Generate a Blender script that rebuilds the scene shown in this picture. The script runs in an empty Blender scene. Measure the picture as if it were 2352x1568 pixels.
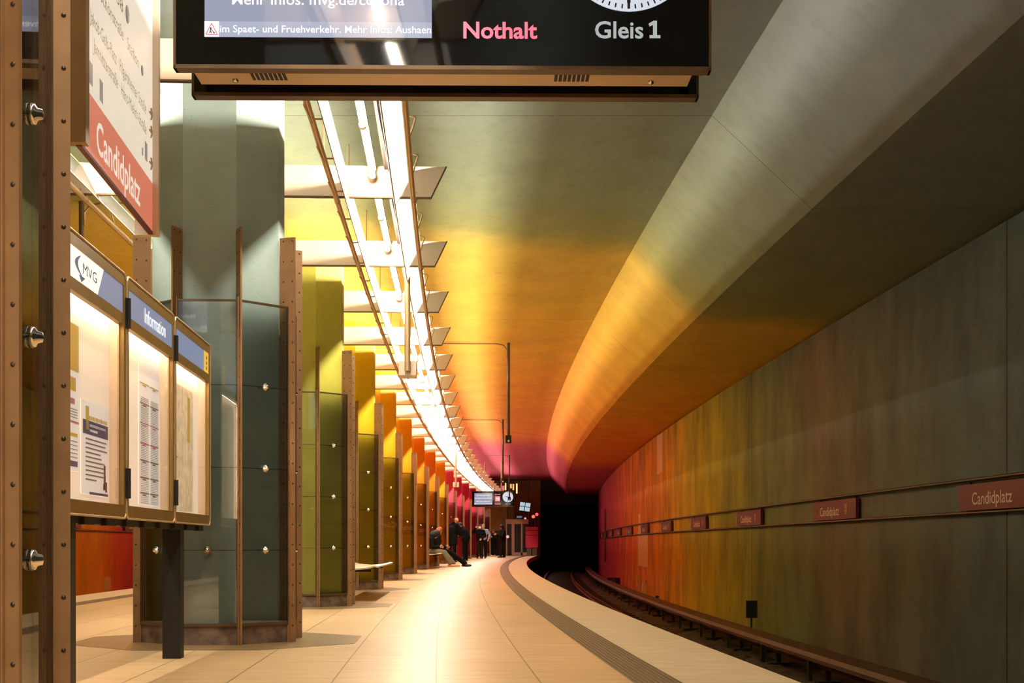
import bpy, bmesh, math, random
from mathutils import Vector, Matrix, Euler

random.seed(4)
C = bpy.context.scene.collection
PI = math.pi

# ------------------------------------------------------------------ camera, world, exposure
F_PX, EYE = 3267.0, 0.7
cam_data = bpy.data.cameras.new('camera')
cam = bpy.data.objects.new('camera', cam_data)
C.objects.link(cam)
cam.location = (0.0, 0.0, EYE)
cam.rotation_euler = (PI / 2, 0, 0)
cam_data.sensor_width = 36.0
cam_data.sensor_fit = 'HORIZONTAL'
cam_data.lens = 36.0 * F_PX / 2352.0
cam_data.shift_x = 0.0
cam_data.shift_y = (1250 - 784) / 2352.0
cam_data.clip_end = 400
bpy.context.scene.camera = cam

world = bpy.data.worlds.new('world')
bpy.context.scene.world = world
world.use_nodes = True
world.node_tree.nodes['Background'].inputs[0].default_value = (0.9, 0.8, 0.65, 1)
world.node_tree.nodes['Background'].inputs[1].default_value = 0.0

vs = bpy.context.scene.view_settings
vs.view_transform = 'Standard'
vs.look = 'None'
vs.exposure = 0.0
vs.gamma = 1.0
vs.use_curve_mapping = False

cy = bpy.context.scene.cycles
cy.max_bounces = 8
cy.diffuse_bounces = 5
cy.glossy_bounces = 4
cy.transmission_bounces = 6
cy.transparent_max_bounces = 16
cy.sample_clamp_indirect = 6.0
cy.use_denoising = True
cy.use_adaptive_sampling = True
cy.adaptive_threshold = 0.02
cy.caustics_reflective = False
cy.caustics_refractive = False

TUBE_COL = (1.0, 0.90, 0.76)
TUBE_W = 236.0

# ------------------------------------------------------------------ the curve of the station
# everything follows the platform edge: Z = distance along the platform, t = sideways from the edge, H = height
def E(Z):
    z = Z / 100.0
    if z < 0.03:
        return E(3.0) + (Z - 3.0) * -0.0605
    return ((-1.4918 * z + 8.2979) * z - 6.5322) * z + 1.9038

def ang(Z):
    return -math.atan((E(Z + 0.5) - E(Z - 0.5)))

def P(Z, t, H):
    return Vector((E(Z) + t, Z, H))

ROW = -3.45            # centre line of the island platform, where the columns stand
HC, HL, HS = 4.92, 4.0, 4.12     # high and low ceiling, tops of the columns
Z0, Z1 = -16.0, 94.0

# ------------------------------------------------------------------ materials
MATS = {}

def srgb(h):
    h = h.lstrip('#')
    out = []
    for i in (0, 2, 4):
        c = int(h[i:i + 2], 16) / 255.0
        out.append(c / 12.92 if c <= 0.04045 else ((c + 0.055) / 1.055) ** 2.4)
    return (*out, 1.0)

def new_mat(name):
    m = bpy.data.materials.new(name)
    m.use_nodes = True
    nt = m.node_tree
    b = nt.nodes['Principled BSDF']
    return m, nt, b

def N(nt, kind, **kw):
    n = nt.nodes.new(kind)
    for k, v in kw.items():
        setattr(n, k, v)
    return n

def L(nt, a, b):
    nt.links.new(a, b)

def noise(nt, scale, detail=4, vec=None, rough=0.55):
    n = N(nt, 'ShaderNodeTexNoise')
    n.inputs['Scale'].default_value = scale
    n.inputs['Detail'].default_value = detail
    n.inputs['Roughness'].default_value = rough
    if vec is not None:
        L(nt, vec, n.inputs['Vector'])
    return n.outputs['Fac']

def math_n(nt, op, a, b=None, c=None, clamp=False):
    n = N(nt, 'ShaderNodeMath', operation=op)
    n.use_clamp = clamp
    for i, v in enumerate((a, b, c)):
        if v is None:
            continue
        if isinstance(v, (int, float)):
            n.inputs[i].default_value = v
        else:
            L(nt, v, n.inputs[i])
    return n.outputs[0]

def mix_c(nt, fac, a, b, mode='MIX'):
    n = N(nt, 'ShaderNodeMix', data_type='RGBA', blend_type=mode)
    for i, v in ((0, fac), (6, a), (7, b)):
        if isinstance(v, (int, float)):
            n.inputs[i].default_value = v
        elif isinstance(v, tuple):
            n.inputs[i].default_value = v
        else:
            L(nt, v, n.inputs[i])
    return n.outputs[2]

def ramp(nt, fac, stops, interp='LINEAR'):
    r = N(nt, 'ShaderNodeValToRGB')
    cr = r.color_ramp
    cr.interpolation = interp
    stops = sorted(stops, key=lambda s: s[0])
    cr.elements[0].position, cr.elements[0].color = stops[0][0], stops[0][1]
    cr.elements[1].position, cr.elements[1].color = stops[-1][0], stops[-1][1]
    for p, c in stops[1:-1]:
        e = cr.elements.new(p)
        e.color = c
    L(nt, fac, r.inputs[0])
    return r.outputs[0]

def bump(nt, b, height, strength=0.2, dist=0.01):
    n = N(nt, 'ShaderNodeBump')
    n.inputs['Strength'].default_value = strength
    n.inputs['Distance'].default_value = dist
    L(nt, height, n.inputs['Height'])
    L(nt, n.outputs[0], b.inputs['Normal'])

def plain(name, hexcol, rough=0.5, metal=0.0, spec=0.5, vary=0.0, vscale=8.0, bmp=0.0):
    if name in MATS:
        return MATS[name]
    m, nt, b = new_mat(name)
    col = srgb(hexcol)
    b.inputs['Base Color'].default_value = col
    b.inputs['Roughness'].default_value = rough
    b.inputs['Metallic'].default_value = metal
    b.inputs['Specular IOR Level'].default_value = spec
    if vary or bmp:
        tc = N(nt, 'ShaderNodeTexCoord')
        nz = noise(nt, vscale, 5, tc.outputs['Object'])
        if vary:
            dark = tuple(c * (1 - vary) for c in col[:3]) + (1,)
            lite = tuple(min(1, c * (1 + vary)) for c in col[:3]) + (1,)
            L(nt, ramp(nt, nz, [(0.3, dark), (0.7, lite)]), b.inputs['Base Color'])
        if bmp:
            bump(nt, b, nz, bmp, 0.005)
    MATS[name] = m
    return m

def glow(name, hexcol, strength, rough=0.3):
    if name in MATS:
        return MATS[name]
    m, nt, b = new_mat(name)
    b.inputs['Base Color'].default_value = (0.02, 0.02, 0.02, 1)
    b.inputs['Roughness'].default_value = rough
    b.inputs['Emission Color'].default_value = srgb(hexcol)
    b.inputs['Emission Strength'].default_value = strength
    MATS[name] = m
    return m

def thin_glass(name, tint, refl=0.12, rough=0.02, ior=1.5, fres=0.9, haze=0.0, hazecol=(0.6, 0.62, 0.6, 1), back=0.5):
    m = bpy.data.materials.new(name)
    m.use_nodes = True
    nt = m.node_tree
    nt.nodes.clear()
    out = N(nt, 'ShaderNodeOutputMaterial')
    tr = N(nt, 'ShaderNodeBsdfTransparent')
    tr.inputs[0].default_value = tint
    gl = N(nt, 'ShaderNodeBsdfGlossy')
    gl.inputs['Roughness'].default_value = rough
    gl.inputs['Color'].default_value = (0.9, 0.9, 0.9, 1)
    fr = N(nt, 'ShaderNodeFresnel')
    fr.inputs[0].default_value = ior
    base = tr.outputs[0]
    if haze:
        df = N(nt, 'ShaderNodeBsdfTranslucent')
        df.inputs[0].default_value = hazecol
        dd = N(nt, 'ShaderNodeBsdfDiffuse')
        dd.inputs[0].default_value = hazecol
        mm = N(nt, 'ShaderNodeMixShader')
        mm.inputs[0].default_value = back
        L(nt, df.outputs[0], mm.inputs[1])
        L(nt, dd.outputs[0], mm.inputs[2])
        m2 = N(nt, 'ShaderNodeMixShader')
        m2.inputs[0].default_value = haze
        L(nt, tr.outputs[0], m2.inputs[1])
        L(nt, mm.outputs[0], m2.inputs[2])
        base = m2.outputs[0]
    mx = N(nt, 'ShaderNodeMixShader')
    fac = math_n(nt, 'ADD', math_n(nt, 'MULTIPLY', fr.outputs[0], fres), refl * 0.3, clamp=True)
    L(nt, fac, mx.inputs[0])
    L(nt, base, mx.inputs[1])
    L(nt, gl.outputs[0], mx.inputs[2])
    L(nt, mx.outputs[0], out.inputs[0])
    MATS[name] = m
    return m

def painted_concrete(name, hexcol, pits=1.0):
    """spray-painted fair-faced concrete of a column shaft"""
    m, nt, b = new_mat(name)
    col = srgb(hexcol)
    tc = N(nt, 'ShaderNodeTexCoord')
    o = tc.outputs['Object']
    big = noise(nt, 2.2, 4, o)
    fine = noise(nt, 40, 5, o)
    c1 = ramp(nt, big, [(0.3, tuple(c * 0.86 for c in col[:3]) + (1,)), (0.7, tuple(min(1, c * 1.12) for c in col[:3]) + (1,))])
    vor = N(nt, 'ShaderNodeTexVoronoi')
    vor.inputs['Scale'].default_value = 26
    L(nt, o, vor.inputs['Vector'])
    gate = noise(nt, 14, 2, o)
    pit = math_n(nt, 'MULTIPLY', math_n(nt, 'LESS_THAN', vor.outputs['Distance'], 0.085), math_n(nt, 'GREATER_THAN', gate, 0.52))
    c2 = mix_c(nt, math_n(nt, 'MULTIPLY', pit, 0.7 * pits), c1, (0.03, 0.03, 0.02, 1))
    L(nt, c2, b.inputs['Base Color'])
    b.inputs['Roughness'].default_value = 0.62
    hgt = math_n(nt, 'SUBTRACT', fine, math_n(nt, 'MULTIPLY', pit, 2.0))
    bump(nt, b, hgt, 0.25, 0.004)
    MATS[name] = m
    return m

def zones(name, stops, amp=3.0, streak=False, slant=0.0, vary=0.25, marks=None, seams=None, rough=0.75, pitted=False):
    """concrete painted in bands of colour that change along the platform (UV v = metres along, u = across or height)"""
    m, nt, b = new_mat(name)
    uv = N(nt, 'ShaderNodeUVMap')
    sp = N(nt, 'ShaderNodeSeparateXYZ')
    L(nt, uv.outputs[0], sp.inputs[0])
    u, v = sp.outputs[0], sp.outputs[1]
    mp = N(nt, 'ShaderNodeMapping')
    mp.inputs['Scale'].default_value = (0.12, 0.55, 1) if streak else (0.28, 0.10, 1)
    L(nt, uv.outputs[0], mp.inputs[0])
    n1 = noise(nt, 1.0 if streak else 1.3, 5, mp.outputs[0], 0.6)
    vv = math_n(nt, 'ADD', v, math_n(nt, 'MULTIPLY', math_n(nt, 'SUBTRACT', n1, 0.5), amp))
    if streak:
        mps = N(nt, 'ShaderNodeMapping')
        mps.inputs['Scale'].default_value = (0.35, 3.0, 1)
        L(nt, uv.outputs[0], mps.inputs[0])
        ns = noise(nt, 1.0, 4, mps.outputs[0], 0.6)
        vv = math_n(nt, 'ADD', vv, math_n(nt, 'MULTIPLY', math_n(nt, 'SUBTRACT', ns, 0.5), amp * 0.4))
    if slant:
        vv = math_n(nt, 'ADD', vv, math_n(nt, 'MULTIPLY', u, slant))
    col = ramp(nt, math_n(nt, 'DIVIDE', vv, 100.0), [(max(0.0, z / 100.0), srgb(c)) for z, c in stops])
    # mottled brush work
    mp2 = N(nt, 'ShaderNodeMapping')
    mp2.inputs['Scale'].default_value = (0.45, 0.9, 1) if streak else (1.2, 0.8, 1)
    L(nt, uv.outputs[0], mp2.inputs[0])
    n2 = noise(nt, 1.0, 6, mp2.outputs[0], 0.62)
    lo, hi = 1 - vary, 1 + vary
    mul = ramp(nt, n2, [(0.3, (lo, lo, lo, 1)), (0.6 if streak else 0.7, (1, 1, 1, 1))])
    col = mix_c(nt, 1.0, col, mul, 'MULTIPLY')
    mp3 = N(nt, 'ShaderNodeMapping')
    mp3.inputs['Scale'].default_value = (7, 5, 1)
    L(nt, uv.outputs[0], mp3.inputs[0])
    n3 = noise(nt, 1.0, 8, mp3.outputs[0], 0.7)
    mul3 = ramp(nt, n3, [(0.28, (0.72, 0.72, 0.72, 1)), (0.5, (1, 1, 1, 1))])
    col = mix_c(nt, 0.6, col, mul3, 'MULTIPLY')
    # bare plaster patches where the paint is missing
    for (u0, u1, v0, v1, hexc) in (marks or []):
        wob = math_n(nt, 'MULTIPLY', math_n(nt, 'SUBTRACT', noise(nt, 3.0, 4, uv.outputs[0]), 0.5), 0.25)
        uu = math_n(nt, 'ADD', u, wob)
        v2 = math_n(nt, 'ADD', v, wob)
        k = math_n(nt, 'MULTIPLY',
                   math_n(nt, 'MULTIPLY', math_n(nt, 'GREATER_THAN', uu, u0), math_n(nt, 'LESS_THAN', uu, u1)),
                   math_n(nt, 'MULTIPLY', math_n(nt, 'GREATER_THAN', v2, v0), math_n(nt, 'LESS_THAN', v2, v1)))
        col = mix_c(nt, k, col, srgb(hexc))
    for s, wid in (seams or []):
        k = math_n(nt, 'LESS_THAN', math_n(nt, 'ABSOLUTE', math_n(nt, 'SUBTRACT', v, s)), wid)
        col = mix_c(nt, math_n(nt, 'MULTIPLY', k, 0.9), col, (0.01, 0.01, 0.008, 1))
    L(nt, col, b.inputs['Base Color'])
    b.inputs['Roughness'].default_value = rough
    mp4 = N(nt, 'ShaderNodeMapping')
    mp4.inputs['Scale'].default_value = (14, 14, 1)
    L(nt, uv.outputs[0], mp4.inputs[0])
    bump(nt, b, noise(nt, 1.0, 8, mp4.outputs[0], 0.65), 0.5 if pitted else 0.2, 0.01)
    MATS[name] = m
    return m

def floor_mat():
    m, nt, b = new_mat('polished_floor')
    uv = N(nt, 'ShaderNodeUVMap')
    mp = N(nt, 'ShaderNodeMapping')
    mp.inputs['Location'].default_value = (0.27, 0.0, 0)
    L(nt, uv.outputs[0], mp.inputs[0])
    sp = N(nt, 'ShaderNodeSeparateXYZ')
    L(nt, mp.outputs[0], sp.inputs[0])
    # joints run along the platform every 0.53 m, cross joints every 1.06 m staggered
    cb = N(nt, 'ShaderNodeCombineXYZ')
    L(nt, sp.outputs[1], cb.inputs[0])
    L(nt, sp.outputs[0], cb.inputs[1])
    br = N(nt, 'ShaderNodeTexBrick')
    br.inputs['Scale'].default_value = 1.0
    br.inputs['Brick Width'].default_value = 1.06
    br.inputs['Row Height'].default_value = 0.53
    br.inputs['Mortar Size'].default_value = 0.0045
    br.inputs['Mortar Smooth'].default_value = 0.0
    br.inputs['Color1'].default_value = srgb('#ccaa7c')
    br.inputs['Color2'].default_value = srgb('#d4b284')
    br.inputs['Mortar'].default_value = srgb('#8e744f')
    L(nt, cb.outputs[0], br.inputs['Vector'])
    mp2 = N(nt, 'ShaderNodeMapping')
    mp2.inputs['Scale'].default_value = (2.2, 9.0, 1)
    L(nt, uv.outputs[0], mp2.inputs[0])
    vein = noise(nt, 1.0, 7, mp2.outputs[0], 0.65)
    mul = ramp(nt, vein, [(0.3, (0.84, 0.80, 0.74, 1)), (0.65, (1.04, 1.03, 1.0, 1))])
    col = mix_c(nt, 1.0, br.outputs['Color'], mul, 'MULTIPLY')
    L(nt, col, b.inputs['Base Color'])
    mp3 = N(nt, 'ShaderNodeMapping')
    mp3.inputs['Scale'].default_value = (1.5, 0.6, 1)
    L(nt, uv.outputs[0], mp3.inputs[0])
    rg = ramp(nt, noise(nt, 1.0, 5, mp3.outputs[0]), [(0.3, (0.30, 0.30, 0.30, 1)), (0.7, (0.36, 0.36, 0.36, 1))])
    L(nt, rg, b.inputs['Roughness'])
    b.inputs['Specular IOR Level'].default_value = 0.10
    MATS['floor'] = m
    return m

def edge_mat():
    m, nt, b = new_mat('edge_slab_stone')
    uv = N(nt, 'ShaderNodeUVMap')
    mp2 = N(nt, 'ShaderNodeMapping')
    mp2.inputs['Scale'].default_value = (3, 12.0, 1)
    L(nt, uv.outputs[0], mp2.inputs[0])
    vein = noise(nt, 1.0, 7, mp2.outputs[0], 0.65)
    col = ramp(nt, vein, [(0.3, srgb('#b89c74')), (0.65, srgb('#cfb288'))])
    sp = N(nt, 'ShaderNodeSeparateXYZ')
    L(nt, uv.outputs[0], sp.inputs[0])
    fr = math_n(nt, 'FRACT', math_n(nt, 'DIVIDE', sp.outputs[1], 1.2))
    k = math_n(nt, 'LESS_THAN', fr, 0.004)
    col = mix_c(nt, math_n(nt, 'MULTIPLY', k, 0.6), col, srgb('#6e5838'))
    L(nt, col, b.inputs['Base Color'])
    b.inputs['Roughness'].default_value = 0.55
    b.inputs['Specular IOR Level'].default_value = 0.3
    return m

M_FLOOR = floor_mat()
M_EDGE = edge_mat()
M_TACT = plain('tactile_rubber', '#6c5536', 0.45, vary=0.12, vscale=3)
M_OCTAGON = plain('dark_floor_octagon', '#8f744c', 0.28, vary=0.12, vscale=5)  # darker octagon of floor round each column foot
M_BRONZE = plain('bronze_steel', '#a07a52', 0.45, 0.35, vary=0.18, vscale=5, bmp=0.05)
M_BRONZE_D = plain('dark_bronze_steel', '#5e4830', 0.45, 0.4, vary=0.25, vscale=6)
M_BRASS = plain('brass_frame', '#8f7038', 0.4, 0.4, vary=0.12, vscale=6)
M_STEEL = plain('brushed_steel', '#d0ae80', 0.33, 0.35)
M_CHROME = plain('chrome', '#e6dccb', 0.12, 1.0)
M_WHITE = plain('cream_enamel', '#ead6be', 0.35, 0.0, 0.5)
M_BEAM = plain('cream_sheet_steel', '#e2cbae', 0.42, 0.1, 0.5, vary=0.04, vscale=2)
M_BLACK = plain('black_gloss', '#07090b', 0.04, 0.0, 0.4)
M_DARK = plain('dark_grey_metal', '#1f1d1b', 0.55, 0.2)
M_PLINTH = plain('rusty_plinth', '#7a6350', 0.7, 0.2, vary=0.55, vscale=9)
M_RUST = plain('rusty_steel', '#4a2f20', 0.7, 0.3, vary=0.35, vscale=4)
M_RAIL = plain('worn_rail', '#6a5140', 0.4, 0.7, vary=0.3, vscale=3)
M_BALLAST = plain('ballast_stone', '#3f3327', 0.95, vary=0.5, vscale=6, bmp=1.0)
M_SLEEPER = plain('sleeper_timber', '#2a2019', 0.9, vary=0.3, vscale=4)
M_COVER = plain('third_rail_cover', '#4a3020', 0.6, vary=0.25, vscale=2)
M_CAVE = plain('cave_black', '#0d0c0b', 0.95)  # even near-black for tunnels, platform base and track floor
M_TRAY = plain('cable_tray_zinc', '#3c3022', 0.5, 0.5, vary=0.3, vscale=7)
M_CABLE = plain('cable_black', '#2b251e', 0.6)
M_GLASS = thin_glass('clear_casing_glass', (0.985, 0.995, 0.99, 1), refl=0.16, fres=0.85)
M_CASEGLASS = thin_glass('case_glass', (0.995, 0.995, 0.99, 1), refl=0.0, fres=0.3)
M_FROST = thin_glass('frosted_glass', (0.62, 0.64, 0.60, 1), refl=0.1, rough=0.2, haze=0.85, hazecol=(0.60, 0.60, 0.56, 1), back=0.22, fres=0.15)
M_TUBE = glow('lamp_tube_glow', '#ffffff', TUBE_W)
M_TUBE.node_tree.nodes['Principled BSDF'].inputs['Emission Color'].default_value = (*TUBE_COL, 1)
M_SIGNRED = plain('sign_red', '#b02838', 0.35)
M_PLATERED = plain('plate_crimson', '#620428', 0.45)
M_LETTER = plain('letter_cream', '#efe0c0', 0.5)
M_INK = plain('ink_black', '#1d1914', 0.6)

# ------------------------------------------------------------------ object helpers
def setp(o, label=None, cat=None, group=None, kind=None):
    if label: o['label'] = label
    if cat: o['category'] = cat
    if group: o['group'] = group
    if kind: o['kind'] = kind
    return o

def thing(name, label, cat, loc=(0, 0, 0), rotz=0.0, group=None):
    o = bpy.data.objects.new(name, None)
    o.empty_display_size = 0.1
    C.objects.link(o)
    o.location = loc
    o.rotation_euler = (0, 0, rotz)
    return setp(o, label, cat, group)

class MB:
    def __init__(self):
        self.v, self.f, self.m, self.uv = [], [], [], []
        self.cur = 0
        self.smooth = False
        self.sm = []
    def face(self, pts, mi=None):
        b = len(self.v)
        self.v += [tuple(p) for p in pts]
        self.f.append(tuple(range(b, b + len(pts))))
        self.m.append(self.cur if mi is None else mi)
        self.sm.append(False)
    def add(self, verts, faces, smooth=False):
        b = len(self.v)
        self.v += [tuple(p) for p in verts]
        for f in faces:
            self.f.append(tuple(b + i for i in f))
            self.m.append(self.cur)
            self.sm.append(smooth)
    def box(self, x0, x1, y0, y1, z0, z1, M=None):
        vs_ = [Vector(p) for p in ((x0, y0, z0), (x1, y0, z0), (x1, y1, z0), (x0, y1, z0), (x0, y0, z1), (x1, y0, z1), (x1, y1, z1), (x0, y1, z1))]
        if M is not None:
            vs_ = [M @ p for p in vs_]
        self.add(vs_, [(0, 3, 2, 1), (4, 5, 6, 7), (0, 1, 5, 4), (1, 2, 6, 5), (2, 3, 7, 6), (3, 0, 4, 7)])
    def prism(self, poly, z0, z1):
        n = len(poly)
        vs_ = [(x, y, z0) for x, y in poly] + [(x, y, z1) for x, y in poly]
        fs = [tuple(reversed(range(n))), tuple(range(n, 2 * n))] + [(i, (i + 1) % n, n + (i + 1) % n, n + i) for i in range(n)]
        self.add(vs_, fs)
    def cyl(self, p0, p1, r, n=10, r1=None, caps=True, smooth=True):
        p0, p1 = Vector(p0), Vector(p1)
        r1 = r if r1 is None else r1
        d = (p1 - p0)
        if d.length < 1e-7:
            return
        q = d.to_track_quat('Z', 'Y')
        vs_ = []
        for p, rr in ((p0, r), (p1, r1)):
            for i in range(n):
                a = 2 * PI * i / n
                vs_.append(p + q @ Vector((rr * math.cos(a), rr * math.sin(a), 0)))
        self.add(vs_, [(i, (i + 1) % n, n + (i + 1) % n, n + i) for i in range(n)], smooth)
        if caps:
            self.add(vs_[:n], [tuple(reversed(range(n)))])
            self.add(vs_[n:], [tuple(range(n))])
    def tube(self, pts, r, n=8, smooth=True):
        """a swept pipe through points"""
        pts = [Vector(p) for p in pts]
        rings = []
        for i, p in enumerate(pts):
            d = (pts[min(i + 1, len(pts) - 1)] - pts[max(i - 1, 0)]).normalized()
            up = Vector((0, 0, 1)) if abs(d.z) < 0.95 else Vector((0, 1, 0))
            s = d.cross(up).normalized()
            w = s.cross(d).normalized()
            rings.append([p + s * (r * math.cos(2 * PI * k / n)) + w * (r * math.sin(2 * PI * k / n)) for k in range(n)])
        vs_ = [q for ring in rings for q in ring]
        fs = []
        for i in range(len(rings) - 1):
            for k in range(n):
                a, b2 = i * n + k, i * n + (k + 1) % n
                fs.append((b2, a, a + n, b2 + n))
        self.add(vs_, fs, smooth)
        self.add(rings[0], [tuple(range(n))])
        self.add(rings[-1], [tuple(reversed(range(n)))])
    def lathe(self, prof, n=16, M=None, smooth=True):
        """prof = [(r, z)]"""
        vs_ = []
        for r, z in prof:
            for i in range(n):
                a = 2 * PI * i / n
                p = Vector((r * math.cos(a), r * math.sin(a), z))
                vs_.append(M @ p if M is not None else p)
        fs = []
        for j in range(len(prof) - 1):
            for i in range(n):
                fs.append((j * n + i, j * n + (i + 1) % n, (j + 1) * n + (i + 1) % n, (j + 1) * n + i))
        self.add(vs_, fs, smooth)
    def mesh(self, name, mats):
        me = bpy.data.meshes.new(name)
        me.from_pydata(self.v, [], self.f)
        for m in (mats if isinstance(mats, (list, tuple)) else [mats]):
            me.materials.append(m)
        me.polygons.foreach_set('material_index', self.m)
        me.polygons.foreach_set('use_smooth', self.sm)
        me.update()
        return me
    def build(self, name, mats, parent=None):
        return link(name, self.mesh(name, mats), parent)

def link(name, me, parent=None, loc=None, rot=None):
    o = bpy.data.objects.new(name, me)
    C.objects.link(o)
    if parent is not None:
        o.parent = parent
    if loc is not None:
        o.location = loc
    if rot is not None:
        o.rotation_euler = rot
    return o

def stations(a, b, step=1.0):
    n = max(1, int(math.ceil((b - a) / step)))
    return [a + (b - a) * i / n for i in range(n + 1)]

def sweep(name, section, mat, za=Z0, zb=Z1, step=1.0, closed=False, ukey='t', parent=None, flip=False):
    """sweep a cross-section [(t, H)] along the curve, UV = (t or H, Z)"""
    zs = stations(za, zb, step)
    n = len(section)
    verts = [tuple(P(z, t, h)) for z in zs for t, h in section]
    faces, uvs = [], []
    segs = n if closed else n - 1
    for i in range(len(zs) - 1):
        for k in range(segs):
            k2 = (k + 1) % n
            q = [i * n + k, i * n + k2, (i + 1) * n + k2, (i + 1) * n + k]
            if flip:
                q.reverse()
            faces.append(q)
            for idx in q:
                s = idx % n
                zz = zs[idx // n]
                t, h = section[s]
                uvs.append(((t if ukey == 't' else h), zz))
    if closed:
        faces.append([k for k in range(n)] if flip else [k for k in reversed(range(n))])
        faces.append([(len(zs) - 1) * n + k for k in (reversed(range(n)) if flip else range(n))])
        for f in faces[-2:]:
            for idx in f:
                t, h = section[idx % n]
                uvs.append(((t if ukey == 't' else h), zs[idx // n]))
    me = bpy.data.meshes.new(name)
    me.from_pydata(verts, [], faces)
    me.materials.append(mat)
    ul = me.uv_layers.new(name='UVMap')
    for i, w in enumerate(uvs):
        ul.data[i].uv = w
    me.update()
    return link(name, me, parent)

TEXT_CACHE = {}
def text(s, mat, parent, loc, rot, cap, width=None, bold=0.0, align='LEFT', name='lettering', depth=0.0006):
    """lettering with a given capital height and total width; loc = baseline start (or centre)"""
    key = (s, bold)
    if key not in TEXT_CACHE:
        cu = bpy.data.curves.new('lettering', 'FONT')
        cu.body = s
        cu.size = 1.0
        cu.offset = bold
        cu.resolution_u = 3
        o = bpy.data.objects.new('lettering', cu)
        C.objects.link(o)
        dg = bpy.context.evaluated_depsgraph_get()
        me = bpy.data.meshes.new_from_object(o.evaluated_get(dg))
        xs = [v.co.x for v in me.vertices]
        x0, x1 = min(xs), max(xs)
        for v in me.vertices:
            v.co.x -= x0
        bpy.data.objects.remove(o)
        TEXT_CACHE[key] = (me, x1 - x0)
    me0, w0 = TEXT_CACHE[key]
    sy = cap / 0.729
    sx = (width / w0) if width else sy
    me = me0.copy()
    me.materials.clear()
    me.materials.append(mat)
    dx = -0.5 * w0 if align == 'CENTER' else 0.0
    for v in me.vertices:
        v.co = Vector(((v.co.x + dx) * sx, v.co.y * sy, 0))
    o = link(name, me, parent, loc, rot)
    return o

ORD = ['', 'first', 'second', 'third', 'fourth', 'fifth', 'sixth', 'seventh', 'eighth', 'ninth', 'tenth', 'eleventh', 'twelfth',
       'thirteenth', 'fourteenth', 'fifteenth', 'sixteenth', 'seventeenth', 'eighteenth', 'nineteenth', 'twentieth']
def ordinal(n):
    if n <= 20:
        return ORD[n]
    tens = {2: 'twenty', 3: 'thirty', 4: 'forty', 5: 'fifty', 6: 'sixty', 7: 'seventy', 8: 'eighty', 9: 'ninety'}
    if n % 10 == 0:
        return {30: 'thirtieth', 40: 'fortieth', 50: 'fiftieth', 60: 'sixtieth', 70: 'seventieth', 80: 'eightieth', 90: 'ninetieth'}[n]
    return tens[n // 10] + '-' + ORD[n % 10]

# ------------------------------------------------------------------ the setting
CEIL_STOPS = [(0, '#767e82'), (8, '#788084'), (12, '#747e78'), (17.4, '#869068'), (19.5, '#98964c'), (20.7, '#dab63c'), (24.5, '#e0b424'), (29, '#e8b01c'),
              (38, '#f0a010'), (45, '#f09210'), (56, '#ec8018'), (59, '#d85838'), (62, '#c83858'), (70, '#bc2248'), (94, '#a01c40')]
RIGHT_STOPS = [(0, '#566c70'), (13, '#586c6e'), (16, '#606e64'), (20, '#766c58'), (24, '#687a50'), (27, '#828a30'), (30, '#aeac14'), (34, '#ccbc0c'), (38, '#eeb808'), (42, '#f6a008'),
               (52, '#f07c08'), (58, '#e0500e'), (64, '#c82040'), (94, '#b4105c')]
LEFT_STOPS = [(0, '#b79a20'), (20, '#d09c1c'), (28, '#f0a41e'), (34.8, '#f09a20'), (36.2, '#dc5a2a'), (38, '#c02444'), (60, '#8a1c44'), (94, '#7a1c44')]
M_CEIL = zones('painted_ceiling', CEIL_STOPS, amp=2.2, slant=-0.35, vary=0.22, pitted=True,
               seams=[(14.0, 0.006), (26.7, 0.006), (39.4, 0.006)])
M_WALL_R = zones('painted_wall_right', RIGHT_STOPS, amp=7.0, streak=True, slant=-0.5, vary=0.6,
                 marks=[(-0.03, 1.15, 45.6, 49.3, '#ffdcae'), (1.0, 1.75, 48.3, 49.1, '#ffdcae'), (2.8, 4.2, 41.2, 42.7, '#f4ca96')],
                 seams=[(14.3, 0.02), (27.0, 0.02), (39.7, 0.02)])
M_WALL_L = zones('painted_wall_left', LEFT_STOPS, amp=1.5, streak=True, vary=0.35, marks=[(-0.45, -0.12, 35.5, 36.1, '#d8a878')])

WR, WL = 3.84, -10.74
o = sweep('ceiling', [(WL - 0.3, HL), (-8.7, HL), (-7.72, HC), (0.82, HC), (1.8, HL), (WR + 0.3, HL)], M_CEIL, flip=False)
setp(o, 'high centre ceiling between two lower side strips, painted in bands from grey green to yellow, orange and pink', 'ceiling', kind='structure')
sol = o.modifiers.new('solid', 'SOLIDIFY'); sol.thickness = 0.3; sol.offset = 1.0
o = sweep('wall_right', [(WR, -1.4), (WR, 3.955), (WR + 0.3, 3.955), (WR + 0.3, -1.4)], M_WALL_R, ukey='h', closed=True)
setp(o, 'curved concrete wall beyond the track, painted grey green turning yellow, orange and red', 'wall', kind='structure')
o = sweep('wall_left', [(WL, -1.4), (WL - 0.3, -1.4), (WL - 0.3, 3.955), (WL, 3.955)], M_WALL_L, ukey='h', closed=True)
setp(o, 'far side wall painted orange and crimson, seen below the notice case', 'wall', kind='structure')

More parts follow.
